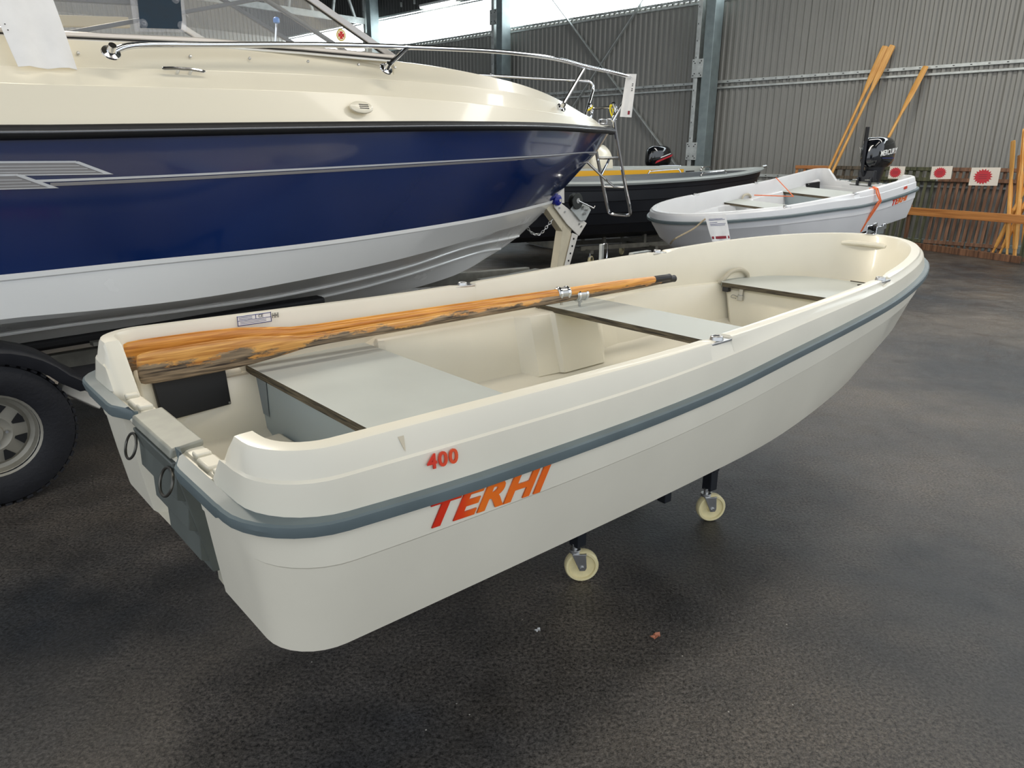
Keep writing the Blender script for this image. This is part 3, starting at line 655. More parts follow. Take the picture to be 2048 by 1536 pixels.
LV['chin'] = level(4.62, 1.045, .6, 1.7, 1.15, [(-2.2, .80), (.13, .787), (.52, .775), (1., .768), (1.47, .780), (2.2, .802), (2.98, .84), (3.7, .885), (4.62, .89)])
LV['chine'] = level(4.64, 1.085, .6, 1.7, 1.15, [(-2.2, .825), (.13, .815), (.52, .799), (1., .790), (1.47, .798), (2.2, .818), (2.98, .855), (3.7, .895), (4.64, .90)])
zbb = [(-2.2, 1.0), (.15, 1.007), (.75, 1.013), (1.44, 1.014), (2.34, 1.028), (3.5, 1.052), (4.28, 1.074), (4.88, 1.078)]
LV['step0'] = level(4.86, 1.112, .8, 1.8, 1.2, [(a, b-.030) for a, b in zbb])
LV['step1'] = level(4.87, 1.118, .8, 1.8, 1.2, [(a, b-.024) for a, b in zbb])
LV['blue'] = level(4.88, 1.122, .8, 1.8, 1.2, zbb)
zst = [(-2.2, 1.37), (.35, 1.384), (1.56, 1.416), (2.7, 1.45), (4.0, 1.485), (4.8, 1.508), (5.5, 1.512)]
LV['strb'] = level(5.48, 1.168, 1.0, 1.9, 1.25, [(a, b-.02) for a, b in zst])
LV['strt'] = level(5.50, 1.172, 1.0, 1.9, 1.25, zst)
zrl = [(-2.2, 1.53), (.23, 1.576), (.8, 1.597), (1.56, 1.627), (2.69, 1.668), (3.93, 1.701), (4.75, 1.706), (5.74, 1.717)]
LV['rlb'] = level(5.70, 1.185, **S_, ztab=[(a, b-.028) for a, b in zrl])
LV['rlt'] = level(5.72, 1.185, **S_, ztab=[(a, b+.016) for a, b in zrl])
c1 = [(-2.2, 1.71), (.28, 1.756), (.97, 1.781), (1.95, 1.808), (3.32, 1.812), (4.2, 1.80), (4.93, 1.77), (5.62, 1.745)]
LV['c1'] = level(5.62, 1.125, **S_, ztab=c1); LV['c1b'] = level(5.59, 1.092, **S_, ztab=[(a, b+.001) for a, b in c1])
c2 = [(-2.2, 1.79), (.32, 1.835), (1.03, 1.871), (2.04, 1.909), (3.46, 1.928), (4.23, 1.896), (5.0, 1.83), (5.52, 1.775)]
LV['c2'] = level(5.52, 1.01, **S_, ztab=c2); LV['c2b'] = level(5.49, .972, **S_, ztab=[(a, b+.001) for a, b in c2])
de = [(-2.2, 1.90), (.62, 1.985), (1.23, 2.02), (2.42, 2.045), (3.3, 2.035), (4.1, 1.985), (4.8, 1.885), (5.3, 1.80), (5.46, 1.77)]
LV['edge'] = level(5.46, .86, **S_, ztab=de)
hullseq = ['keel', 'str2', 'str2b', 'str1', 'str1b', 'chin', 'chine', 'step0', 'step1', 'blue']
def side_mesh(seq, material, name, parent=cr, angle=13):
    mb = MB()
    for sg in (-1, 1):
        rings = [[(x_, sg*y_, z_) for x_, y_, z_ in LV[k_]] for k_ in seq]
        mb.loft(rings, closed=False, capa=False, capb=False)
    return mb.build(name, material, parent, angle=angle)
side_mesh(hullseq, WHITEG, 'hull_bottom')
side_mesh(['blue', 'strb', 'strt', 'rlb'], NAVY, 'hull_topsides')
side_mesh(['rlt', 'c1', 'c1b', 'c2', 'c2b', 'edge'], DECK, 'deck_side', angle=9)
for sg in (-1, 1):
    for k_ in ('c1b', 'c2b'): MB().tube([(x_, sg*(y_+.002), z_+.001) for x_, y_, z_ in LV[k_][:-3]], .0045, 8).build('crease_highlight_bead', DECK, cr)  # thin bead added along each deck crease to catch a highlight line
    for k_, r_ in (('str1b', .012), ('str2b', .012)): MB().tube([(x_, sg*y_, z_) for x_, y_, z_ in LV[k_][:-2]], r_, 8).build('spray_rail', WHITEG, cr)
# transom
tr_ = MB(); P = [LV[k_][0] for k_ in ['keel', 'str2', 'str1', 'chine', 'blue', 'rlt', 'c1', 'edge']]
tr_.add([(a, -b, c) for a, b, c in P]+[(a, b, c) for a, b, c in reversed(P)], [tuple(range(2*len(P)))]); tr_.build('transom', WHITEG, cr)
# foredeck, crowned
fd = []
for i in range(25):
    u = 1-(1-i/24)**1.3; X = 2.42+(5.46-2.42)*u; y = hb2(X, 5.46, .86, **S_); z = interp(X, de); zc = interp(X, [(2.42, 2.10), (2.9, 2.115), (3.3, 2.10), (3.98, 2.068), (4.7, 1.962), (5.15, 1.85), (5.46, 1.77)])
    fd.append([(X, y*s_, z+(max(zc, z)-z)*(1-abs(s_)**2.2)) for s_ in (-1, -.85, -.65, -.4, -.2, 0, .2, .4, .65, .85, 1)])
MB().loft(fd, closed=False, capa=False, capb=False).build('foredeck', DECK, cr, angle=50)
# cockpit coaming and sole
co = MB()
for sg in (-1, 1):
    co.loft([[(x_, sg*.85, interp(x_, de)) for x_ in (-2.2, -1, 0, .6, 1.2, 1.8, 2.42)], [(x_, sg*.82, interp(x_, de)) for x_ in (-2.2, -1, 0, .6, 1.2, 1.8, 2.42)], [(x_, sg*.80, 1.2) for x_ in (-2.2, -1, 0, .6, 1.2, 1.8, 2.42)]], closed=False, capa=False, capb=False)
co.add([(-2.2, -.8, 1.2), (2.42, -.8, 1.2), (2.42, .8, 1.2), (-2.2, .8, 1.2)], [(0, 1, 2, 3)]); co.add([(2.42, -.86, 2.04), (2.42, .86, 2.04), (2.42, .8, 1.2), (2.42, -.8, 1.2)], [(0, 1, 2, 3)])
co.build('cockpit_liner', DECK, cr)
# rub rail with steel insert
for nm, offy, r_, m_ in (('rub_rail', .012, .030, BLACK), ('rub_rail_insert', .040, .008, mat('rub_rail_trim', srgb(110, 112, 116), .25, .7))):
    mb = MB()
    a_ = [(x_, -(y_+offy), z_-.006) for x_, y_, z_ in level(5.74, 1.19, **S_, ztab=zrl)]; b_ = [(x_, -y_, z_) for x_, y_, z_ in reversed(a_[:-1])]
    mb.tube([(x_, y_, z_) for x_, y_, z_ in a_[:-1]]+[(5.745+offy*.6, 0, 1.711)]+b_, r_, 10); mb.build(nm, m_, cr, angle=60)
# stripes and graphics: thin film following the topsides
def film(name, x0, x1, z0f, z1f, material, n=40, off=.004, slant0=0., slant1=0.):
    for sg in (-1, 1):
        rows = []
        for zf, sl in ((z0f, 0), (z1f, 1)):
            row = []
            for i in range(n+1):
                X = (x0+slant0*sl)+(x1+slant1*sl-x0-slant0*sl)*i/n; z = zf(X)
                # side surface half breadth by height
                yb = hb2(X, 4.88, 1.122, .8, 1.8, 1.2); ys = hb2(X, 5.5, 1.172, **S_); yr = hb2(X, 5.7, 1.185, **S_)
                zb = interp(X, zbb); zs = interp(X, zst); zr_ = interp(X, zrl)-.028
                y = ys+(yr-ys)*(z-zs)/(zr_-zs) if z > zs else yb+(ys-yb)*(z-zb)/(zs-zb)
                row.append((X, sg*(y+off), z))
            rows.append(row)
        MB().loft(rows, closed=False, capa=False, capb=False).build(name, material, cr)
film('white_stripe', .33, 5.40, lambda X: interp(X, zst)-.006, lambda X: interp(X, zst)+.004, SILVER)
film('grey_stripe', .38, 5.36, lambda X: interp(X, zst)-.024, lambda X: interp(X, zst)-.010, GREYD)
for (x0, x1, zt_, zb_) in ((.10, .50, 1.462, 1.405), (-.25, .28, 1.412, 1.352)):
    film('decal_fill', x0+.05, x1+.10, lambda X: zb_+.004, lambda X: zt_-.006, GREYD, off=.004, n=8, slant0=-.14, slant1=-.12)
    film('decal_edge', x0-.10, x1-.01, lambda X: zt_-.008, lambda X: zt_, SILVER, off=.006, n=8)
    film('decal_edge', x0+.02, x1+.12, lambda X: zb_, lambda X: zb_+.004, SILVER, off=.006, n=8)
    film('decal_edge', x1+.10, x1+.13, lambda X: zb_, lambda X: zt_-.002, SILVER, off=.006, n=4, slant0=-.13, slant1=-.13)
    for j in range(3): zz = zb_+.012+j*.012; film('decal_line', x0+.02-j*.02, x1+.06-j*.03, lambda X: zz, lambda X: zz+.0022, SILVER, off=.0065, n=6)
# bow rails (one each side)
for sg in (-1, 1):
    pts = arc([(.74, sg*1.07, 1.915), (.80, sg*1.06, 1.945), (.92, sg*1.03, 1.968), (1.2, sg*1.01, 1.995), (1.8, sg*.985, 2.055), (2.46, sg*.95, 2.108), (3.3, sg*.87, 2.165), (4.0, sg*.75, 2.19), (4.62, sg*.56, 2.193), (5.2, sg*.42, 2.195), (5.62, sg*.29, 2.195), (5.71, sg*.26, 2.18), (5.735, sg*.245, 2.13), (5.69, sg*.23, 2.05), (5.52, sg*.18, 1.80)], 5)
    rl = MB().tube(pts, .0150, 12).build('bow_rail', CHROME, cr)
    for (bx, by, bz), (tx, ty, tz) in (((2.26, 1.0, 1.975), (2.46, .95, 2.108)), ((4.33, .565, 1.868), (4.62, .56, 2.193))):
        st = MB().tube([(bx, sg*by, bz), (tx, sg*ty, tz)], .0135, 10).lathe([(.0165, 0), (.0165, .035)], 12, M=T(tx-.01, sg*ty, tz) @ RY(pi/2) @ T(0, 0, -.017)).build('stanchion', CHROME, rl)
    for (bx, by, bz) in ((.73, 1.075, 1.912), (2.25, 1.008, 1.965), (4.31, .575, 1.858)):
        n_ = Vector((.0, sg*.75, .62)).normalized()
        MB().lathe([(.040, 0), (.038, .007), (.020, .012), (.016, .045)], 20, M=T(bx, sg*by, bz) @ n_.to_track_quat('Z', 'X').to_matrix().to_4x4()).build('rail_flange', CHROME, rl)
    # deck bolts
    for bx, bz in ((.64, 1.915), (1.14, 1.945), (1.45, 1.962), (1.79, 1.975), (2.12, 1.985), (2.38, 1.99)):
        by = .998+(.86-.998)*(bz-interp(bx, c2))/(interp(bx, de)-interp(bx, c2))
        k_ = .86/.86; MB().lathe([(.007, -.004), (.007, .006), (.004, .008)], 10, M=T(bx, sg*by, bz) @ RX(-sg*pi/2.6)).build('deck_snap', STEEL, cr)
    # cleat
    cl = MB().tube(arc([(.95, sg*1.052, 1.868), (1.0, sg*1.055, 1.872), (1.05, sg*1.055, 1.873), (1.10, sg*1.055, 1.873), (1.155, sg*1.05, 1.868)], 4), [.004]+[.008]*15+[.004], 8)
    cl.tube([(1.025, sg*1.03, 1.855), (1.025, sg*1.055, 1.872)], .008, 8).tube([(1.085, sg*1.03, 1.857), (1.085, sg*1.055, 1.872)], .008, 8); cl.build('mooring_cleat', CHROME, cr)
    # side vent: oval shell with three slots
    vx, vy, vz = 1.975, 1.137, 1.738
    nn = Vector((.06, sg*.9, .42)).normalized(); Mv = T(vx, sg*(vy-.012), vz) @ nn.to_track_quat('Z', 'X').to_matrix().to_4x4()
    ex = Vector((1, 0, .03)); ez = nn.cross(ex).normalized()*sg; Mv = axes(ex, nn.cross(ex), nn, (vx, sg*vy, vz))
    v_ = MB(); prof = [(1.0, 0), (.97, .008), (.80, .013), (.5, .015)]
    v_.loft([[(.078*r_*cos(a), .036*r_*sin(a), h_) for a in [2*pi*k/28 for k in range(28)]] for r_, h_ in prof]); ve = v_.build('side_vent', DECK, cr, M=Mv)
    for j in (-1, 0, 1): MB().box((.01, j*.0105, .0148), (.062, .0045, .003)).build('vent_slot', VOID, ve)
# windscreen
ws = D.objects.new('windscreen', None); COL.objects.link(ws); ws.parent = cr
def ring_bar(a, b, w, m_, nm='windscreen_frame'): return MB().bar(a, b, w, w*1.1).build(nm, m_, ws, bevel=.004)
zb = lambda X: interp(X, de)+.006
for sg in (-1, 1):
    base = [(x_, sg*.855, zb(x_)) for x_ in (-.9, 0, .62, 1.23, 1.8, 2.42)]
    mb = MB(); mb.tube(base, .020, 8); mb.build('sill_frame', ALU, ws)
    MB().tube([(x_, sg*.866, z_-.006) for x_, y_, z_ in base], .0075, 8).build('sill_seal', BLACK, ws)
    MB().tube([(x_, sg*.864, z_-.020) for x_, y_, z_ in base], .006, 8).build('sill_trim', WHITED, ws)
    top = (1.30, sg*.78, 2.60)
    ring_bar((2.44, sg*.85, 2.045), top, .034, ALU, 'corner_post'); MB().bar((2.40, sg*.852, 2.045), (1.26, sg*.782, 2.60), .014, .012).build('corner_seal', BLACK, ws)
    ring_bar(top, (-.6, sg*.72, 2.66), .034, ALU, 'top_frame')
    MB().add([(-.9, sg*.853, 1.94), (2.40, sg*.853, 2.05), (1.28, sg*.78, 2.59), (-.6, sg*.72, 2.65)], [(0, 1, 2, 3)]).build('side_pane', GLASS, ws)
    ring_bar((2.66, sg*.20, 2.085), (1.45, sg*.2, 2.62), .024, BLACKP, 'centre_bar')
    ring_bar((1.45, sg*.2, 2.62), top, .03, ALU, 'top_frame')
    ring_bar((2.66, sg*.20, 2.10), (2.43, sg*.83, 2.06), .024, ALU, 'front_sill')
    MB().add([(2.65, sg*.20, 2.09), (2.41, sg*.84, 2.05), (1.30, sg*.775, 2.59), (1.45, sg*.2, 2.61)], [(0, 1, 2, 3)]).build('front_pane', GLASS, ws)
    ring_bar((.2, sg*.845, 1.98), (-.1, sg*.75, 2.6), .02, BLACKP, 'side_divider') if sg > 0 else None
ring_bar((.62, -.84, 2.0), (1.9, -.76, 2.36), .018, BLACKP, 'hinge_bar')
ring_bar((1.2, -.0, 2.20), (.2, -.1, 2.10), .05, mat('dim_beige_trim', srgb(150, 142, 120), .6), 'dash_ledge')
ring_bar((.3, .4, 2.3), (1.5, .6, 2.42), .04, BLACKP, 'helm_bar')
# round badge with a red cross on the starboard pane
bd = MB().lathe([(.032, 0), (.032, .002)], 32, M=axes((1, 0, .02), (-.02, -.13, 1), (0, -1, -.13), (2.06, -.850, 2.142))).build('round_badge', mat('badge_gold', srgb(214, 190, 90), .5), cr)
MB().lathe([(.026, 0), (.026, .0025)], 32, M=axes((1, 0, .02), (-.02, -.13, 1), (0, -1, -.13), (2.06, -.8502, 2.142))).build('badge_face', mat('badge_cream', srgb(240, 226, 190), .5), bd)
for k_ in range(4):
    MB().prism([(-.0045, .002), (.0045, .002), (.011, .019), (-.011, .019)], .003, M=axes((1, 0, .02), (-.02, -.13, 1), (0, -1, -.13), (2.06, -.8506, 2.142)) @ RZ(k_*pi/2)).build('badge_cross', mat('badge_red', srgb(206, 34, 30), .5) if 'badge_red' not in D.materials else D.materials['badge_red'], bd)
# blue-capped lever on the dash
lv = MB().tube([(2.10, .0, 2.13), (2.13, .0, 2.31)], .007, 8).build('throttle_lever', CHROME, cr)
MB().lathe([(.010, 0), (.020, .006), (.020, .03), (.012, .038)], 12, M=T(2.13, 0, 2.30)).build('blue_cap', mat('blue_plastic_cap', srgb(40, 110, 190), .4), lv)
MB().box((2.06, 0, 2.125), (.22, .16, .05)).box((2.06, 0, 1.7), (.1, .1, .84)).build('helm_console', BLACKP, cr, bevel=.01)
# interior seat backs seen dimly through the screen
for yy in (-.42, .42): MB().box((.6, yy, 1.62), (.14, .5, .8)).build('seat_back', mat('grey_vinyl', srgb(120, 118, 108), .6) if 'grey_vinyl' not in D.materials else D.materials['grey_vinyl'], cr, bevel=.04)
# bow fittings
MB().box((5.60, 0, 1.775), (.22, .09, .02)).box((5.68, .05, 1.80), (.16, .006, .06)).box((5.68, -.05, 1.80), (.16, .006, .06)).build('anchor_roller', CHROME, cr, bevel=.003)
MB().tube([(5.30, .0, 1.47), (5.34, .0, 1.50), (5.36, .0, 1.43), (5.31, .0, 1.42)], .008, 8, closed=True).build('bow_eye', CHROME, cr)
MB().tube([(4.47, 0, .86), (4.44, 0, .90), (4.49, 0, .93), (4.52, 0, .89)], .008, 8, closed=True).build('tow_eye', CHROME, cr)

# bow ladder hung from the bow
t = empty('bow_ladder', GM, 'shiny steel ladder hanging from the bow of the blue cabin boat', 'ladder')
rr_ = arc([(5.56, -.15, 1.97), (5.60, -.15, 1.90), (5.585, -.15, 1.82), (5.66, -.15, 1.60), (5.83, -.15, 1.17), (5.93, -.15, .93), (5.945, -.13, .885), (5.955, -.08, .875)], 4)
ll_ = [Vector((p.x+.012, -p.y, p.z)) for p in reversed(rr_)]
MB().tube(rr_+ll_, .0175, 10).build('ladder_rail', CHROME, t)
for xx, zz in ((5.735, 1.455), (5.845, 1.165)): MB().tube([(xx-.005, -.15, zz), (xx+.005, .15, zz)], .014, 8).box((xx, 0, zz+.010), (.03, .24, .008)).build('rung', STEEL, t)
MB().tube([(5.60, -.16, 1.93), (5.62, 0, 1.935), (5.60, .16, 1.93)], .012, 8).build('top_bar', CHROME, t)
MB().tube(arc([(5.31, 0, 1.51), (5.33, 0, 1.45), (5.62, 0, 1.28), (5.845, 0, 1.165)], 4), .012, 8).build('ladder_strut', CHROME, t)
MB().tube([(5.65, .03, 1.29), (5.74, .0, 1.455)], .012, 8).build('ladder_strut', CHROME, t)
for i, (y0, lab) in enumerate(((-.10, 'yellow strap looped over the bar at the top of the bow ladder, hanging loop'), (.16, 'yellow strap knotted at the left end of the bow ladder top bar'))):
    st = MB().tube(arc([(5.60, y0, 1.955), (5.615, y0-.015, 1.90), (5.61, y0-.01, 1.85), (5.60, y0+.01, 1.90), (5.595, y0+.01, 1.95)] if i == 0 else [(5.60, y0, 1.955), (5.61, y0+.015, 1.93), (5.59, y0+.02, 1.915), (5.58, y0-.02, 1.93), (5.60, y0-.02, 1.955)], 4), .0085, 6, closed=True).build('yellow_strap', YELLOW)
    st.matrix_world = GM.copy(); tag(st, lab, 'strap')
# papers on the boat
def paper(name, corners, label, M, th=.0015, rows=6, sag=.01, cat='paper', extra=()):
    t_ = empty(name, M, label, cat)
    a, b, c, d = [Vector(p) for p in corners]; nrm = (b-a).cross(d-a).normalized(); g = []
    for i in range(rows+1):
        v = i/rows; g.append([(a.lerp(b, u/6)).lerp(d.lerp(c, u/6), v)+nrm*sag*sin(u*1.7+v*3.1)*v for u in range(7)])
    mb = MB(); mb.loft(g, closed=False, capa=False, capb=False); mb.loft([[Vector(p)-nrm*th for p in r] for r in g], closed=False, capa=False, capb=False)
    mb.build('sheet', PAPER, t_, recalc=False)
    return t_, (a, b, c, d, nrm)
def band(t_, q, v0, v1, u0, u1, m_, nm='print_band', off=.012):
    off = -off; a, b, c, d, n_ = q; f = lambda u, v: (a.lerp(b, u)).lerp(d.lerp(c, u), v)+n_*off
    MB().add([f(u0, v0), f(u1, v0), f(u1, v1), f(u0, v1)], [(0, 1, 2, 3)]).build(nm, m_, t_)
t_, q = paper('paper_bag', [(.32, -.93, 2.20), (.565, -.90, 2.22), (.60, -1.03, 1.84), (.37, -1.06, 1.83)], 'blank white paper sheet hanging over the side of the blue boat, top left', GM, sag=.012)
for v_, u_ in ((.28, .03), (.34, .05), (.56, .05), (.62, .06)): band(t_, q, v_, v_+.012, u_, u_+.022, INK, 'punch_hole', off=.006)
t_, q = paper('price_sheet', [(5.595, -.265, 2.225), (5.665, -.335, 2.225), (5.645, -.315, 1.835), (5.565, -.235, 1.84)], 'long white price sheet in a sleeve hanging from the bow rail tip', GM, sag=.004)
band(t_, q, .85, .94, .62, .80, MAROON, off=.006)
for v_ in (.22, .26, .33, .37): band(t_, q, v_, v_+.02, .68, .80, INK, 'print_line', off=.006)
# cloth in clear plastic bag stuck to the side screen
t = empty('phone_pouch', GM, 'dark blue cloth in a clear plastic pouch hanging on the windscreen', 'pouch')
MB().prism([(.915, 2.035), (1.165, 2.06), (1.165, 2.32), (.915, 2.30)], .012, M=RX(pi/2) @ T(0, 0, .868)).build('plastic_cover', CLEARP, t, bevel=.004)
MB().prism([(.94, 2.055), (1.13, 2.07), (1.14, 2.11), (1.15, 2.31), (.95, 2.295)], .005, M=RX(pi/2) @ T(0, 0, .8815)).build('cloth', CLOTH, t)
for xx, zz in ((.955, 2.075), (1.135, 2.085), (1.12, 2.20), (.955, 2.21)): MB().lathe([(.022, 0), (.020, .006), (.008, .008), (.007, .014), (.010, .016)], 16, M=T(xx, -.882, zz) @ RX(pi/2)).build('suction_cup', CLEARP, t)

# ------------------------------------------------------------ trailer of the blue boat
tl = empty('boat_trailer', GM, 'trailer with black mudguard and beige winch post carrying the blue cabin boat', 'trailer')
def wheel(parent, y, x_=0., R=.325, W=.19, sg=-1):
    w = D.objects.new('wheel', None); COL.objects.link(w); w.parent = parent; w.matrix_basis = T(x_, y, R) @ RX(pi/2*(-sg)) if False else T(x_, y, R)
    Q = RX(pi/2) if sg < 0 else RX(-pi/2)
    h = W/2
    MB().lathe([(R*.54, -h*.8), (R*.60, -h*.95), (R*.85, -h), (R*.955, -h*.88), (R*.995, -h*.6), (R, 0), (R*.995, h*.6), (R*.96, h*.88), (R*.85, h), (R*.60, h*.95), (R*.54, h*.8), (R*.52, 0), (R*.54, -h*.8)], 48, M=Q, cap=(0, 0)).build('tyre', TYRE, w, angle=40)
    tr2 = MB()
    for k in range(48):
        a = 2*pi*k/48; M_ = Q @ RZ(a) @ T(R*.985, 0, 0); tr2.box((0, 0, h*.72), (.010, .024, h*.34), M=M_)
    tag(tr2.build('tread_blocks', TYRE, w), kind='stuff')
    rm = MB().lathe([(R*.54, h*.82), (R*.57, h*.88), (R*.555, h*.74), (R*.53, h*.66), (R*.51, h*.30), (R*.46, h*.22), (R*.42, h*.34), (R*.24, h*.46), (R*.20, h*.40), (R*.14, h*.40), (R*.13, h*.5), (R*.05, h*.5)], 40, M=Q, cap=(0, 1)).build('wheel_rim', WHEELP, w, angle=30)
    for k in range(8):
        a = 2*pi*(k+.5)/8
        MB().prism([(R*.27, -R*.015), (R*.40, -R*.075), (R*.415, 0), (R*.40, R*.075), (R*.27, R*.015)], .006, M=Q @ T(0, 0, h*.40) @ RZ(a)).build('rim_slot', VOID, w)
    for k in range(5):
        a = 2*pi*k/5; MB().lathe([(R*.022, 0), (R*.022, .012)], 6, M=Q @ RZ(a) @ T(R*.17, 0, h*.42)).build('wheel_nut', STEEL, w)
    return w
wheel(tl, -1.15-.0+.095, 0); wheel(tl, 1.15-.095, 0, sg=1)
for sg in (-1, 1):
    # mudguard: arc section with a side lip and a flat step at the front
    out = []; Rf = .385
    path = [(-.44, .40)]+[(Rf*cos(a)*1.05, .325+Rf*sin(a)) for a in [pi-.25-i*(pi-.25-.62)/14 for i in range(15)]]
    path += [(.37, .515), (.50, .512)]
    prof = [(1.165, -.05), (1.17, -.012), (1.155, 0), (1.12, .008), (.96, .010), (.94, 0), (.94, -.01)]
    rings = []
    for i, (px_, pz_) in enumerate(path):
        nx, nz = (px_/1.05, pz_-.325) if i < 16 else (0.3, 1.0); l_ = sqrt(nx*nx+nz*nz); nx /= l_; nz /= l_
        rings.append([(px_+nx*o_, sg*y_, pz_+nz*o_) for y_, o_ in prof]+[(px_+nx*(o_-.012), sg*(y_-.006), pz_+nz*(o_-.012)) for y_, o_ in reversed(prof)])
    MB().loft(rings).build('mudguard', BLACKP, tl, angle=40)
    MB().bar((.30, sg*1.05, .47), (.46, sg*1.0, .33), .05, .05).build('mudguard_stay', TRAIL, tl, bevel=.005)
    # bunk / hull support
    MB().bar((-1.6, sg*.55, .56), (2.0, sg*.52, .565), .10, .06).build('bunk_carpet', BLACK, tl, bevel=.02)
    MB().bar((-2.0, sg*.48, .44), (2.6, sg*.46, .43), .06, .10).build('frame_rail', TRAILG, tl, bevel=.006)
    MB().bar((2.6, sg*.46, .43), (4.6, sg*.06, .40), .06, .10).build('frame_rail', TRAILG, tl, bevel=.006)
    for xx in (.9, 1.6): MB().box((xx, sg*.54, .50), (.06, .04, .10)).build('bunk_bracket', GALV, tl)
    MB().bar((.55, sg*.70, .56), (1.8, sg*.64, .545), .05, .02).build('step_plate', TRAILG, tl)
MB().bar((0, -1.0, .325), (0, 1.0, .325), .06, .06).build('axle', TRAILG, tl)
for xx in (.0, 1.0, 2.2): MB().bar((xx, -.5, .40), (xx, .5, .40), .06, .06).build('cross_member', TRAILG, tl)
MB().bar((3.9, 0, .38), (6.3, 0, .38), .08, .08).build('drawbar', TRAILG, tl, bevel=.006)
MB().bar((6.2, 0, .42), (6.55, 0, .42), .07, .06).build('tow_coupling', GALV, tl, bevel=.01)
# winch post
def plate(poly, y0, y1, m_, nm): return MB().prism(poly, y1-y0, M=axes((1, 0, 0), (0, 0, 1), (0, -1, 0), (0, -y0, 0))).build(nm, m_, tl, bevel=.004)
plate([(4.90, .38), (5.02, .38), (5.12, .74), (4.99, .84)], -.045, .045, mat('beige_post_steel', srgb(206, 196, 170), .45, noise=.1, nscale=8), 'winch_post')
plate([(4.72, 1.02), (4.80, 1.07), (5.14, .82), (5.10, .72), (4.99, .76)], -.045, .040, D.materials['beige_post_steel'], 'winch_arm')
pp = plate([(4.84, 1.09), (4.90, 1.06), (5.33, .83), (5.21, .71), (5.02, .84), (4.83, 1.01)], .050, .062, TRAIL, 'winch_bracket')
pq = plate([(5.11, .75), (5.20, .72), (5.07, .40), (4.99, .40)], .052, .060, TRAIL, 'post_cheek')
for k_, (xx, zz) in enumerate(((5.20, .83), (5.235, .805), (4.90, 1.0), (4.98, .96))):
    MB().lathe([(.010, 0), (.010, .010)], 6, M=T(xx, -.062, zz) @ RX(pi/2)).build('bolt_head', STEEL, pp)
for xx, zz in ((5.13, .69), (5.11, .62), (5.085, .55), (5.06, .48)): MB().lathe([(.010, 0), (.010, .004)], 10, M=T(xx, -.06, zz) @ RX(pi/2)).build('bolt_hole', VOID, pq)
MB().add([(4.80, -.05, 1.12), (4.98, -.05, 1.25), (4.99, -.05, 1.04), (4.88, -.05, 1.05), (4.80, .05, 1.12), (4.98, .05, 1.25), (4.99, .05, 1.04), (4.88, .05, 1.05)], [(0, 1, 2, 3), (7, 6, 5, 4), (0, 4, 5, 1), (1, 5, 6, 2), (2, 6, 7, 3), (3, 7, 4, 0)]).build('bow_stop', TRAIL, tl, bevel=.004)
MB().lathe([(.030, -.10), (.050, -.085), (.050, -.04), (.034, -.02), (.034, .02), (.050, .04), (.050, .085), (.030, .10)], 24, M=T(4.86, 0, 1.075) @ RX(pi/2)).build('keel_roller', BLUER, tl)
MB().lathe([(.016, -.112), (.016, .112)], 10, M=T(4.86, 0, 1.075) @ RX(pi/2)).build('roller_axle', CHROME, tl)
wi = plate([(5.05, .98), (5.14, 1.06), (5.30, 1.02), (5.36, .96), (5.28, .86), (5.20, .86)], .070, .085, GALV, 'winch_body')
MB().lathe([(.075, -.03), (.078, -.025), (.05, -.02), (.05, .02), (.078, .025), (.075, .03)], 24, M=T(5.12, -.08, 1.055) @ RX(pi/2)).build('winch_drum', mat('dark_steel', srgb(70, 72, 70), .35, .8), wi)
for (xx, zz, r_) in ((5.12, 1.06, .028), (5.22, .99, .02), (5.27, .965, .012), (5.24, .93, .014)): MB().lathe([(r_, 0), (r_*.9, .03)], 14, M=T(xx, -.085, zz) @ RX(pi/2)).build('winch_gear', STEEL, wi)
MB().tube([(5.12, -.11, 1.06), (5.34, -.13, .98), (5.36, -.13, 1.0)], .008, 8).build('winch_crank', STEEL, wi)
# safety chain, each link a part
cpts = arc([(4.78, -.02, 1.02), (4.70, -.02, .965), (4.56, -.02, .925), (4.47, -.02, .90), (4.54, -.02, .80), (4.62, -.02, .765), (4.70, -.02, .775), (4.80, -.02, .85), (4.90, -.02, .93)], 40)
L_ = 0; last = cpts[0]; marks = [cpts[0]]
for p in cpts[1:]:
    if (p-marks[-1]).length >= .030: marks.append(p)
for i in range(len(marks)-1):
    a, b = marks[i], marks[i+1]; d = (b-a).normalized(); u = d.orthogonal().normalized(); w_ = d.cross(u)
    if i % 2: u = w_
    c = (a+b)/2; pts = []
    for k in range(10):
        an = 2*pi*k/10; pts.append(c+d*(.021*cos(an))+u*(.011*sin(an)))
    MB().tube(pts, .0036, 6, closed=True).build('chain_link', STEEL, tl)
# small winch-strap stand lying on the floor further back
t = empty('jockey_stand', GM @ T(5.86, .15, 0), 'small galvanised prop stand on the floor behind the gunwale, right of the winch post', 'stand')
MB().box((0, 0, .28), (.04, .04, .56)).build('stand_tube', GALV, t, bevel=.004)
MB().box((0, 0, .012), (.22, .18, .024)).build('stand_foot', GALV, t, bevel=.004)
MB().tube(arc([(.02, 0, .55), (.10, 0, .55), (.10, 0, .40), (.04, 0, .33)], 4), .008, 8).build('stand_handle', CHROME, t)

# ------------------------------------------------------------ second moulded boat with outboard
B2 = frame((4.4304, 9.3925, .3079), -2.175, -.124, -.052, (.897, 1.031, 1.024))
boat2 = moulded_boat(B2, WHITEP, 'white moulded rowing boat with orange strap and outboard, behind the cream boat', 'rowing boat', side=1)
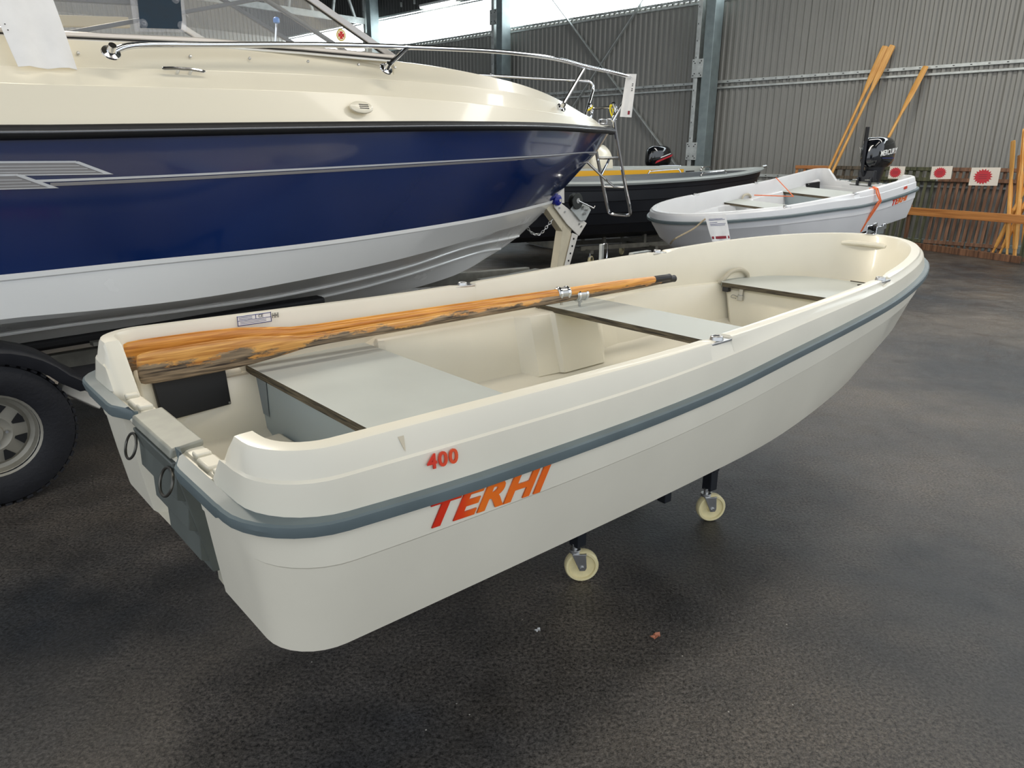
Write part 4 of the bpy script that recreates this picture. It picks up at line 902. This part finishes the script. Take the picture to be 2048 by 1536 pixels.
# strap over it
o = MB().tube([(1.05, .575, .965), (1.06, .655, .975), (1.07, .672, .93), (1.07, .715, .86), (1.12, .70, .80), (1.20, .62, .54), (1.22, .5, .46)], .010, 6)
o.tube([(1.03, .60, .985), (1.04, .66, .975), (1.05, .722, .85), (1.15, .66, .66), (1.22, .58, .50)], .008, 6)
o.tube([(1.05, -.60, .985), (1.45, -.1, .87), (1.72, -.45, .885)], .006, 6)
o = o.build('ratchet_strap', ORANGE); o.matrix_world = B2.copy(); tag(o, 'orange ratchet strap over the side of the white boat with outboard', 'strap')
# mooring line and coil at the bow
o = MB().tube(arc([(3.55, .42, 1.03), (3.95, .55, 1.08), (4.15, .56, 1.02), (4.4, .55, .97), (4.35, .45, .90)], 5), .008, 6).build('mooring_line', ROPE); o.matrix_world = B2.copy(); tag(o, 'beige mooring line hanging over the bow of the white boat', 'rope')
t = MB()
for k_ in range(7):
    c = Vector((3.86+.02*random.random(), .30+.05*k_/3, .42+.02*random.random())); ax = Vector((random.uniform(-1, 1), random.uniform(-.3, 1), random.uniform(-.4, .4))).normalized(); u = ax.orthogonal().normalized(); w_ = ax.cross(u); r_ = .06+.02*random.random()
    t.tube([c+u*r_*cos(a)*.7+w_*r_*sin(a) for a in [i*2*pi/14 for i in range(14)]], .009, 6, closed=True)
t = t.build('rope_coil', ROPE); t.matrix_world = B2.copy(); tag(t, 'beige rope bunched in a coil under the bow of the white boat', 'rope')
t_, q = paper('price_tag', [(4.05, .60, 1.125), (3.79, .64, 1.105), (3.74, .68, .86), (3.97, .64, .885)], 'white price sheet with dark red band hanging on the side of the white boat', B2, sag=.008)
band(t_, q, .80, .90, .03, .95, MAROON, off=.006)
for v_, u1 in ((.14, .8), (.18, .9), (.27, .5), (.33, .9), (.38, .85)): band(t_, q, v_, v_+.015, .12, u1, BLUEINK, 'print_line', off=.006)
# trailer below
B2F = frame((4.4304, 9.3925, 0), -2.175)
t = empty('small_trailer', B2F, 'dark low boat trailer under the white boat with outboard', 'trailer')
for sg in (-1, 1):
    MB().bar((.1, sg*.35, .50), (3.0, sg*.25, .36), .06, .08).build('frame_rail', FRAMEB, t)
    MB().bar((.4, sg*.40, .62), (2.2, sg*.36, .50), .08, .05).build('bunk', BLACK, t)
    for xx in (.7, 1.9): MB().box((xx, sg*.37, .52-.05*xx), (.05, .05, .16)).build('bunk_bracket', GALV, t)
    MB().lathe([(.10, -.06), (.22, -.07), (.25, -.05), (.25, .05), (.22, .07), (.10, .06)], 28, M=T(1.1, sg*.62, .25) @ RX(pi/2)).build('tyre', TYRE, t)
MB().bar((1.1, -.62, .25), (1.1, .62, .25), .05, .05).build('axle', GALV, t)
for xx in (1.1,): MB().box((xx, .3, .36), (.06, .06, .2)).box((xx, -.3, .36), (.06, .06, .2)).build('axle_mount', GALV, t)
MB().bar((2.9, 0, .33), (4.5, 0, .33), .07, .07).build('drawbar', FRAMEB, t)
MB().box((3.0, 0, .35), (.07, .6, .06)).box((4.2, 0, .17), (.05, .05, .34)).build('cross_member', FRAMEB, t)

def outboard(M, label, stripe=False, tiller=True):
    t = empty('outboard_motor', M, label, 'outboard motor')
    # cowl: local X aft, Z up, Y across
    secs = []
    for z, x0, x1, hw in [(.10, -.16, .20, .085), (.13, -.19, .24, .115), (.18, -.20, .27, .135), (.26, -.195, .275, .14), (.34, -.185, .265, .138), (.40, -.165, .235, .128), (.435, -.13, .19, .105), (.45, -.06, .11, .06)]:
        cx_ = (x0+x1)/2; hx = (x1-x0)/2
        secs.append([(cx_+hx*(abs(cos(a))**.62)*(1 if cos(a) > 0 else -1), hw*(abs(sin(a))**.62)*(1 if sin(a) > 0 else -1), z) for a in [2*pi*k/28 for k in range(28)]])
    c = MB().loft(secs).build('cowl', GLOSSB, t, angle=40)
    MB().loft([[(.02+.17*cos(a)*f_, .09*sin(a)*f_, z) for a in [2*pi*k/20 for k in range(20)]] for z, f_ in ((-.10, .62), (.0, .8), (.10, 1.0))]).build('lower_cowl', BLACKP, t)
    MB().loft([[(.03+.06*cos(a), .03*sin(a), z) for a in [2*pi*k/14 for k in range(14)]] for z in (-.55, -.08)]).build('drive_leg', BLACKP, t)
    MB().box((.06, 0, -.42), (.26, .14, .015)).build('cavitation_plate', BLACKP, t, bevel=.004)
    MB().loft([[(.02+.12*s_, .035*cos(a)*r_, -.58+.035*sin(a)*r_) for a in [2*pi*k/12 for k in range(12)]] for s_, r_ in ((-1, .2), (-.7, .8), (0, 1), (.8, .8), (1, .6))]).build('gearcase', BLACKP, t)
    for k in range(3): MB().prism([(.0, -.015), (.085, -.045), (.10, .0), (.085, .045), (.0, .015)], .006, M=T(.17, 0, -.58) @ RY(pi/2) @ RZ(k*2*pi/3)).build('propeller_blade', BLACKP, t)
    MB().box((-.13, 0, -.02), (.07, .20, .16)).box((-.19, .08, -.07), (.03, .03, .10)).box((-.19, -.08, -.07), (.03, .03, .10)).box((-.10, 0, -.09), (.05, .2, .10)).build('clamp_bracket', BLACKP, t, bevel=.008)
    for sg in (-1, 1): MB().tube([(-.21, sg*.08, -.05), (-.25, sg*.08, -.05)], .008, 8).tube([(-.25, sg*.08-.03, -.05), (-.25, sg*.08+.03, -.05)], .006, 8).build('clamp_screw', STEEL, t)
    if tiller:
        MB().tube([(-.16, .03, .0), (-.21, .03, .06), (-.215, .03, .30), (-.22, .03, .43)], .020, 10).build('tiller_arm', BLACKP, t)
        MB().tube([(-.22, .03, .40), (-.22, .03, .56)], .024, 12).build('tiller_grip', BLACK, t)
    for sg in (-1, 1):
        if stripe:
            MB().prism([(-.12, .15), (.20, .27), (.23, .31), (-.10, .19)], .004, M=axes((1, 0, 0), (0, 0, 1), (0, -1, 0), (.02, sg*.140+(-.0 if sg > 0 else .0), 0)) @ T(0, 0, -.002)).build('red_flash', REDP, t)
            MB().prism([(-.02, .24), (.18, .31), (.18, .325), (-.01, .26)], .004, M=axes((1, 0, 0), (0, 0, 1), (0, -1, 0), (.02, sg*.138, 0)) @ T(0, 0, -.002)).build('white_flash', WHITED, t)
        else:
            ux = Vector((sg*-1, 0, 0)) if sg > 0 else Vector((1, 0, 0)); uz = Vector((0, 0, 1)); 
            text('MERCURY', 'cowl_lettering', .088, axes(ux+Vector((0, 0, .12)), uz-Vector((ux.x*.12, 0, 0)), (ux+Vector((0, 0, .12))).cross(uz-Vector((ux.x*.12, 0, 0))), (.03-ux.x*.18, sg*.1415, .225)), WHITED, t, shear=.25, bold=.001, xs=.88)
            MB().box((.03, sg*.141, .205), (.26, .002, .008)).build('cowl_line', BLUEINK, t)
    return t
b2x = (B2.to_3x3() @ Vector((1, 0, 0))).normalized()
# motor clamped on the stern of the white boat (X of the motor points aft)
pos = B2 @ Vector((-.04, .02, .885))
up = Vector((0, 0, 1)); aft = -b2x; aft.z = 0; aft.normalize()
M_ = axes(aft, up.cross(aft), up, pos+Vector((0, 0, .045))+aft*.06)
outboard(M_, 'black outboard motor with white lettering clamped to the stern of the white boat')

# ------------------------------------------------------------ dark boat behind
DM = frame((3.94-.895*5.0, 12-.446*5.0, 0), radians(63.5))
db = empty('open_motor_boat', DM, 'black hulled open boat with grey gunwale and yellow interior', 'boat')
def dr(L, B, sx, zf, n=2.3, m_=1.5, a=1.2):
    h_ = [(sx, 0), (sx, B*.5), (sx, B*.9), (sx+.06, B)]
    for i in range(1, 33):
        u = 1-(1-i/32)**1.4; X = sx+.06+(L-sx-.06)*u; h_.append((X, halfb(X, L, B, a, n, m_)))
    return [(x_, -y_, zf(x_)) for x_, y_ in h_]+[(x_, y_, zf(x_)) for x_, y_ in h_[-2:0:-1]]
zg = [(0, 1.15), (1.5, 1.13), (2.6, 1.15), (4, 1.21), (5, 1.29)]
zf_ = lambda d_, k_=1.: (lambda X: .36+(interp(X, zg)-.36)*k_+d_)
rings = [dr(4.2, .25, .1, lambda X: .36+.02*max(0, X-3)**2), dr(4.5, .52, .05, zf_(0, .12))]
for k_, b_, l_ in ((.30, .64, 4.70), (.5, .70, 4.82), (.7, .74, 4.90), (.88, .76, 4.96)):
    rings.append(dr(l_-.02, b_-.015, .02, zf_(-.008, k_))); rings.append(dr(l_, b_, .01, zf_(0.0, k_)))
rings.append(dr(4.98, .77, 0, zf_(-.02)))
MB().loft(rings).build('hull', DARKHULL, db, angle=20)
rings = [dr(4.98, .76, 0, zf_(-.03)), dr(5.03, .81, -.03, zf_(-.03)), dr(5.04, .82, -.04, zf_(-.005)), dr(5.02, .80, -.02, zf_(.015)), dr(4.92, .68, .08, zf_(.018)), dr(4.86, .63, .14, zf_(-.01)), dr(4.7, .58, .2, zf_(-.22)), dr(4.5, .55, .25, zf_(-.40))]
MB().loft(rings, capa=False, capb=False).build('gunwale', GREYRIM, db, angle=35)
rings = [dr(4.50, .552, .25, zf_(-.40)), dr(4.3, .5, .3, zf_(-.55))]
MB().loft(rings, capa=False).build('cockpit_sole', GREYRIM, db)
for sg in (-1, 1):
    MB().tube(arc([(3.25, sg*.62, 1.16), (3.28, sg*.61, 1.225), (3.34, sg*.60, 1.24), (3.72, sg*.545, 1.265), (3.80, sg*.53, 1.255), (3.83, sg*.52, 1.20)], 4), .010, 8).build('grab_rail', CHROME, db)
    MB().box((2.2, sg*.607, 1.05), (.26, .01, .05)).build('pocket_frame', BLACK, db, bevel=.004)
MB().tube([(5.02, 0, 1.31), (5.10, 0, 1.32)], .018, 8).build('bow_cleat', STEEL, db)
# third boat, mostly hidden
YM = frame((3.45-.895*4.2, 13.75-.446*4.2, 0), radians(63.5))
yb = empty('work_boat', YM, 'grey boat with yellow upper side and white console behind the black boat', 'boat')
rings = []
zg3 = lambda d_: (lambda X: 1.27+.006*X+d_)
for L_, B_, d_ in ((3.6, .3, -.75), (3.9, .6, -.62), (4.08, .74, -.36), (4.14, .78, -.25)): rings.append(dr(L_, B_, .02, zg3(d_), 3, 2))
MB().loft(rings).build('lower_hull', GREYRIM, yb, angle=30)
def side_band(x0, x1, z0, z1, m_, nm, off=.003, n=16):
    for sg in (-1, 1):
        MB().loft([[(X, sg*(halfb(X, 4.15, .785, 1.2, 3, 2)+off), zg3(z_)(X)) for X in [x0+(x1-x0)*i/n for i in range(n+1)]] for z_ in (z0, z1)], closed=False, capa=False, capb=False).build(nm, m_, yb)
rings = [dr(L_, B_, -.01, zg3(d_), 3, 2) for L_, B_, d_ in ((4.14, .78, -.25), (4.15, .785, -.24), (4.15, .785, -.03), (4.14, .775, -.005), (4.08, .71, -.005), (4.02, .66, -.03), (3.9, .6, -.35))]
MB().loft(rings, capa=False, capb=True).build('gunwale_tube', mat('pale_grey_gunwale', srgb(170, 174, 168), .45), yb, angle=35)
side_band(.1, 3.25, -.22, -.035, YELLOWL, 'yellow_side_panel')
side_band(3.3, 3.55, -.115, -.065, BLACK, 'pocket_frame')
for sg in (-1, 1): MB().tube(arc([(3.62, sg*.62, 1.21), (3.66, sg*.61, 1.27), (3.74, sg*.58, 1.285), (3.95, sg*.45, 1.29), (4.02, sg*.40, 1.28), (4.04, sg*.38, 1.22)], 4), .012, 8).build('grab_rail', CHROME, yb)
MB().loft([[(1.75+X_, .33*cos(a)*f_, 1.24+.40*f_*max(0, sin(a))**.8) for a in [pi*k/16 for k in range(17)]] for X_, f_ in ((-.12, .93), (-.10, 1), (.25, 1), (.30, .9))], closed=True).build('white_console', DECK, yb, angle=40)
MB().box((1.8, 0, 1.14), (.5, .6, .24)).build('console_base', BLACKP, yb, bevel=.02)
tx = text('SR', 'console_lettering', .085, axes((0, -1, 0), (0, 0, 1), (-1, 0, 0), (1.622, .06, 1.47)), REDP, yb)
tag(yb, None, None)
t = empty('boat_stand', YM, 'low steel stand under the yellow and grey work boat', 'stand')
for xx in (.9, 3.0): MB().box((xx, 0, .23), (.08, 1.0, .42)).build('stand_block', TRAILG, t, bevel=.01)
# trailer frame and castors under it
t = empty('boat_dolly', DM, 'grey steel boat dolly with castors under the black hulled boat', 'trolley')
for sg in (-1, 1):
    MB().bar((1.5, sg*.3, .24), (3.9, sg*.26, .24), .05, .06).build('dolly_rail', TRAILG, t)
    for xx in (1.9, 2.6, 3.3): MB().box((xx, sg*.28, .30), (.04, .04, .18)).build('dolly_upright', TRAILG, t)
for xx in (1.6, 2.7, 3.8): MB().bar((xx, -.45, .20), (xx, .45, .20), .05, .05).build('dolly_cross_bar', TRAILG, t)
for xx in (1.6, 2.7, 3.8):
    for yy in (-.42, .42): caster(t, xx, yy, R=.075, rot=.6, top=.19)
# outboard with red stripe on a stand behind the dark boat
OM = Matrix.Translation((2.76, 14.6, 1.16)) @ RZ(radians(20)) @ Matrix.Scale(1.08, 4)
outboard(OM @ RZ(0), 'black outboard motor with a red and white flash behind the black boat', stripe=True, tiller=False)
t = empty('outboard_stand', Matrix.Translation((2.76, 14.6, 0)) @ RZ(radians(20)), 'dark steel stand holding the outboard with the red flash', 'stand')
MB().bar((-.14, -.2, .02), (-.14, -.06, 1.14), .04, .04).bar((-.14, .2, .02), (-.14, .06, 1.14), .04, .04).bar((.35, 0, .03), (-.12, 0, .7), .04, .04).bar((-.14, -.2, .3), (-.14, .2, .3), .04, .04).build('stand_frame', FRAMEB, t)
MB().box((-.14, 0, 1.14), (.04, .3, .14)).build('stand_board', GREYW, t)

# ------------------------------------------------------------ lattice gates, oars and crate by the wall
def gate(X0, X1, material, label, n, z1=1.33, lean=.30, y0=-.07, small=False):
    w = abs(X1-X0); Mg = WF @ T(min(X0, X1), y0, 0) @ RX(math.atan2(lean, z1))
    t = empty('lattice_gate', Mg, label, 'wooden gate')
    for z in ((z1-.03, z1-.20, .12) if not small else (z1-.03, z1-.24)):
        MB().box((w/2, .015, z), (w, .03, .06)).build('rail_board', material, t, bevel=.004)
    for i in range(n):
        MB().box((.03+(w-.06)*i/(n-1), -.012, z1/2), (.045, .022, z1)).build('slat', material, t, bevel=.003)
gate(3.08, 2.42, PLANKW, 'orange-brown wooden lattice gate left of the white boat motor', 5)
gate(2.36, 1.72, GREYW, 'weathered grey-brown lattice gate right behind the black outboard', 5)
gate(1.66, 1.20, GREENW, 'narrow mossy lattice gate hidden mostly behind the outboard', 4)
gate(1.16, .66, GREENW, 'dark green mossy lattice gate right of the white boat stern', 5)
gate(.62, .02, BROWNW, 'brown lattice gate behind the middle starburst sign', 7)
gate(.0, -.50, BROWNW, 'brown lattice gate behind the largest starburst sign', 6)
def sign(X, z, w, h, y, label, rot=0., sc=1.):
    t = empty('sale_sign', WF @ T(X, y, z) @ RX(.12) @ RY(rot), label, 'sign')
    MB().box((0, 0, 0), (w, .006, h)).build('sign_board', mat('sign_card', srgb(222, 214, 200), .6) if 'sign_card' not in D.materials else D.materials['sign_card'], t)
    P = []
    for k in range(36): r_ = (1 if k % 2 == 0 else .76); a = 2*pi*k/36; P.append((.42*h*1.15*r_*cos(a)*sc, .44*h*r_*sin(a)))
    b = MB().prism(P, .004, M=axes((-1, 0, 0), (0, 0, 1), (0, 1, 0), (.02, .003, .0))).build('starburst', REDP, t)
    for j in (-1, 0, 1): MB().box((.02, .008, j*.028*h/.27), (h*.42, .001, .008)).build('print_line', MAROON, b)
sign(1.17, 1.215, .24, .20, .04, 'smallest starburst sign, partly hidden beside the black outboard')
sign(.50, 1.225, .30, .20, .04, 'middle starburst sign on the brown gate, red badge on white card', .04)
sign(-.11, 1.18, .39, .27, .04, 'largest red starburst sign, rightmost on the gates', .02)
# storage crate in front: rails parallel to the crate front
RF = frame((6.79636744, 12.08525942, 0), 2.782517575793519)   # X towards the camera along the crate front
t = empty('oar_rack', RF, 'open wooden rack with pale front boards holding a bundle of oars', 'rack')
MB().bar((-.45, 0, .60), (1.62, 0, .618), .125, .025, up=(0, 1, 0)).build('front_board', PLANKW, t, bevel=.003)
MB().bar((-.45, 0, .05), (1.62, 0, .05), .10, .04, up=(0, 1, 0)).build('bottom_board', BROWNW, t, bevel=.003)
for xx in (1.60, -.43): MB().box((xx, .035, .35), (.05, .04, .70)).build('rack_post', GREENW if xx > 0 else BROWNW, t, bevel=.003)
for xx in (1.60,): MB().bar((xx, .02, .05), (xx, .62, .05), .05, .06).bar((xx, .02, .62), (xx, .62, .62), .05, .06).box((xx, .62, .34), (.05, .05, .68)).build('rack_side', BROWNW, t, bevel=.003)
# pale oars leaning on the wall
def long_oar(base, tip, label, hw=.085, blade=.85, facing=(0, 1, 0), group='pale new oars leaning on the grey wall', F=None, grip=False):
    F = F or WF; a = F @ Vector(tip); b = F @ Vector(base); d = (b-a); L = d.length; d.normalize()
    nrm = (F.to_3x3() @ Vector(facing)); nrm = (nrm-d*nrm.dot(d)).normalized(); up = d.cross(nrm)
    t_ = empty('oar', axes(d, nrm, up, a), label, 'oar', group)
    oar_mesh(t_, PADW, L, blade=blade, hw=hw, grip=grip, rs=1.5 if F is RF else 1.15)
    MB().lathe([(.0, L-.14), (.016, L-.13), (.018, L-.01), (.010, L)], 12, M=RY(pi/2)).build('oar_handle', PADW, t_)
long_oar((2.68, .12, .03), (1.83, -.50, 3.25), 'tall new oar leaning on the wall, left of the close pair', hw=.06)
long_oar((2.60, .16, .03), (1.71, -.48, 3.25), 'tall new oar leaning on the wall, right of the close pair', hw=.05, facing=(-.5, .8, 0))
long_oar((1.95, .26, .03), (1.15, -.50, 2.89), 'single new oar leaning on the wall above the outboard', hw=.055, facing=(.3, 1, 0))
gp = 'pale oars bundled in the corner of the rack'
for i, (bx, by, tx_, ty_, tz_, hw_, lab) in enumerate([
    (1.34, .10, 1.09, .08, 1.70, .075, 'leftmost upright oar of the rack bundle, with a broad blade'),
    (1.40, .16, 1.17, .14, 1.86, .03, 'tallest thin oar of the rack bundle, seen edge on'),
    (1.45, .12, 1.21, .12, 1.84, .03, 'second thin oar of the rack bundle, just right of the tallest'),
    (1.52, .18, 1.33, .16, 1.66, .06, 'rightmost upright oar of the rack bundle, cut by the photo edge'),
    (1.37, .22, 1.14, .20, 1.50, .06, 'rear oar of the rack bundle, hidden among the others'),
    (1.10, .10, 1.48, .14, 1.40, .06, 'slanting oar at the left foot of the rack bundle'),
    (1.20, .12, 1.54, .22, 1.45, .05, 'slanting oar crossing behind the rack bundle')]):
    long_oar((bx, by, .06), (tx_, ty_, tz_), lab, hw=hw_, blade=.6, facing=(-.6, -1, 0) if hw_ > .03 else (1, 0, 0), group=gp, F=RF)
# debris
def debris(p, s_, m_, label, nm='dry_leaf', cat='leaf'):
    pts = [(s_*cos(a)*(1+.4*sin(3*a)), s_*.6*sin(a)*(1+.3*cos(2*a)), .004+.012*abs(sin(a*1.5))) for a in [2*pi*k/10 for k in range(10)]]
    o = MB().add(pts+[(0, 0, .012)]+[(x_, y_, z_-.003) for x_, y_, z_ in pts], [(k, (k+1) % 10, 10) for k in range(10)]+[(11+(k+1) % 10, 11+k, 10) for k in range(10)]).build(nm, m_); o.location = p; o.rotation_euler = (0, 0, .4); tag(o, label, cat)
bw = lambda X, Y: tuple(BM @ Vector((X, Y, 0)))
debris(bw(1.264, -.606), .020, LEAFM, 'small curled brown leaf on the dark floor in front of the boat')
debris(bw(.998, -.332), .010, mat('pale_scrap', srgb(190, 190, 186), .6), 'tiny pale scrap on the floor near the stern castor', 'paper_scrap', 'scrap')

# put geometry in the final state
bpy.context.view_layer.update()
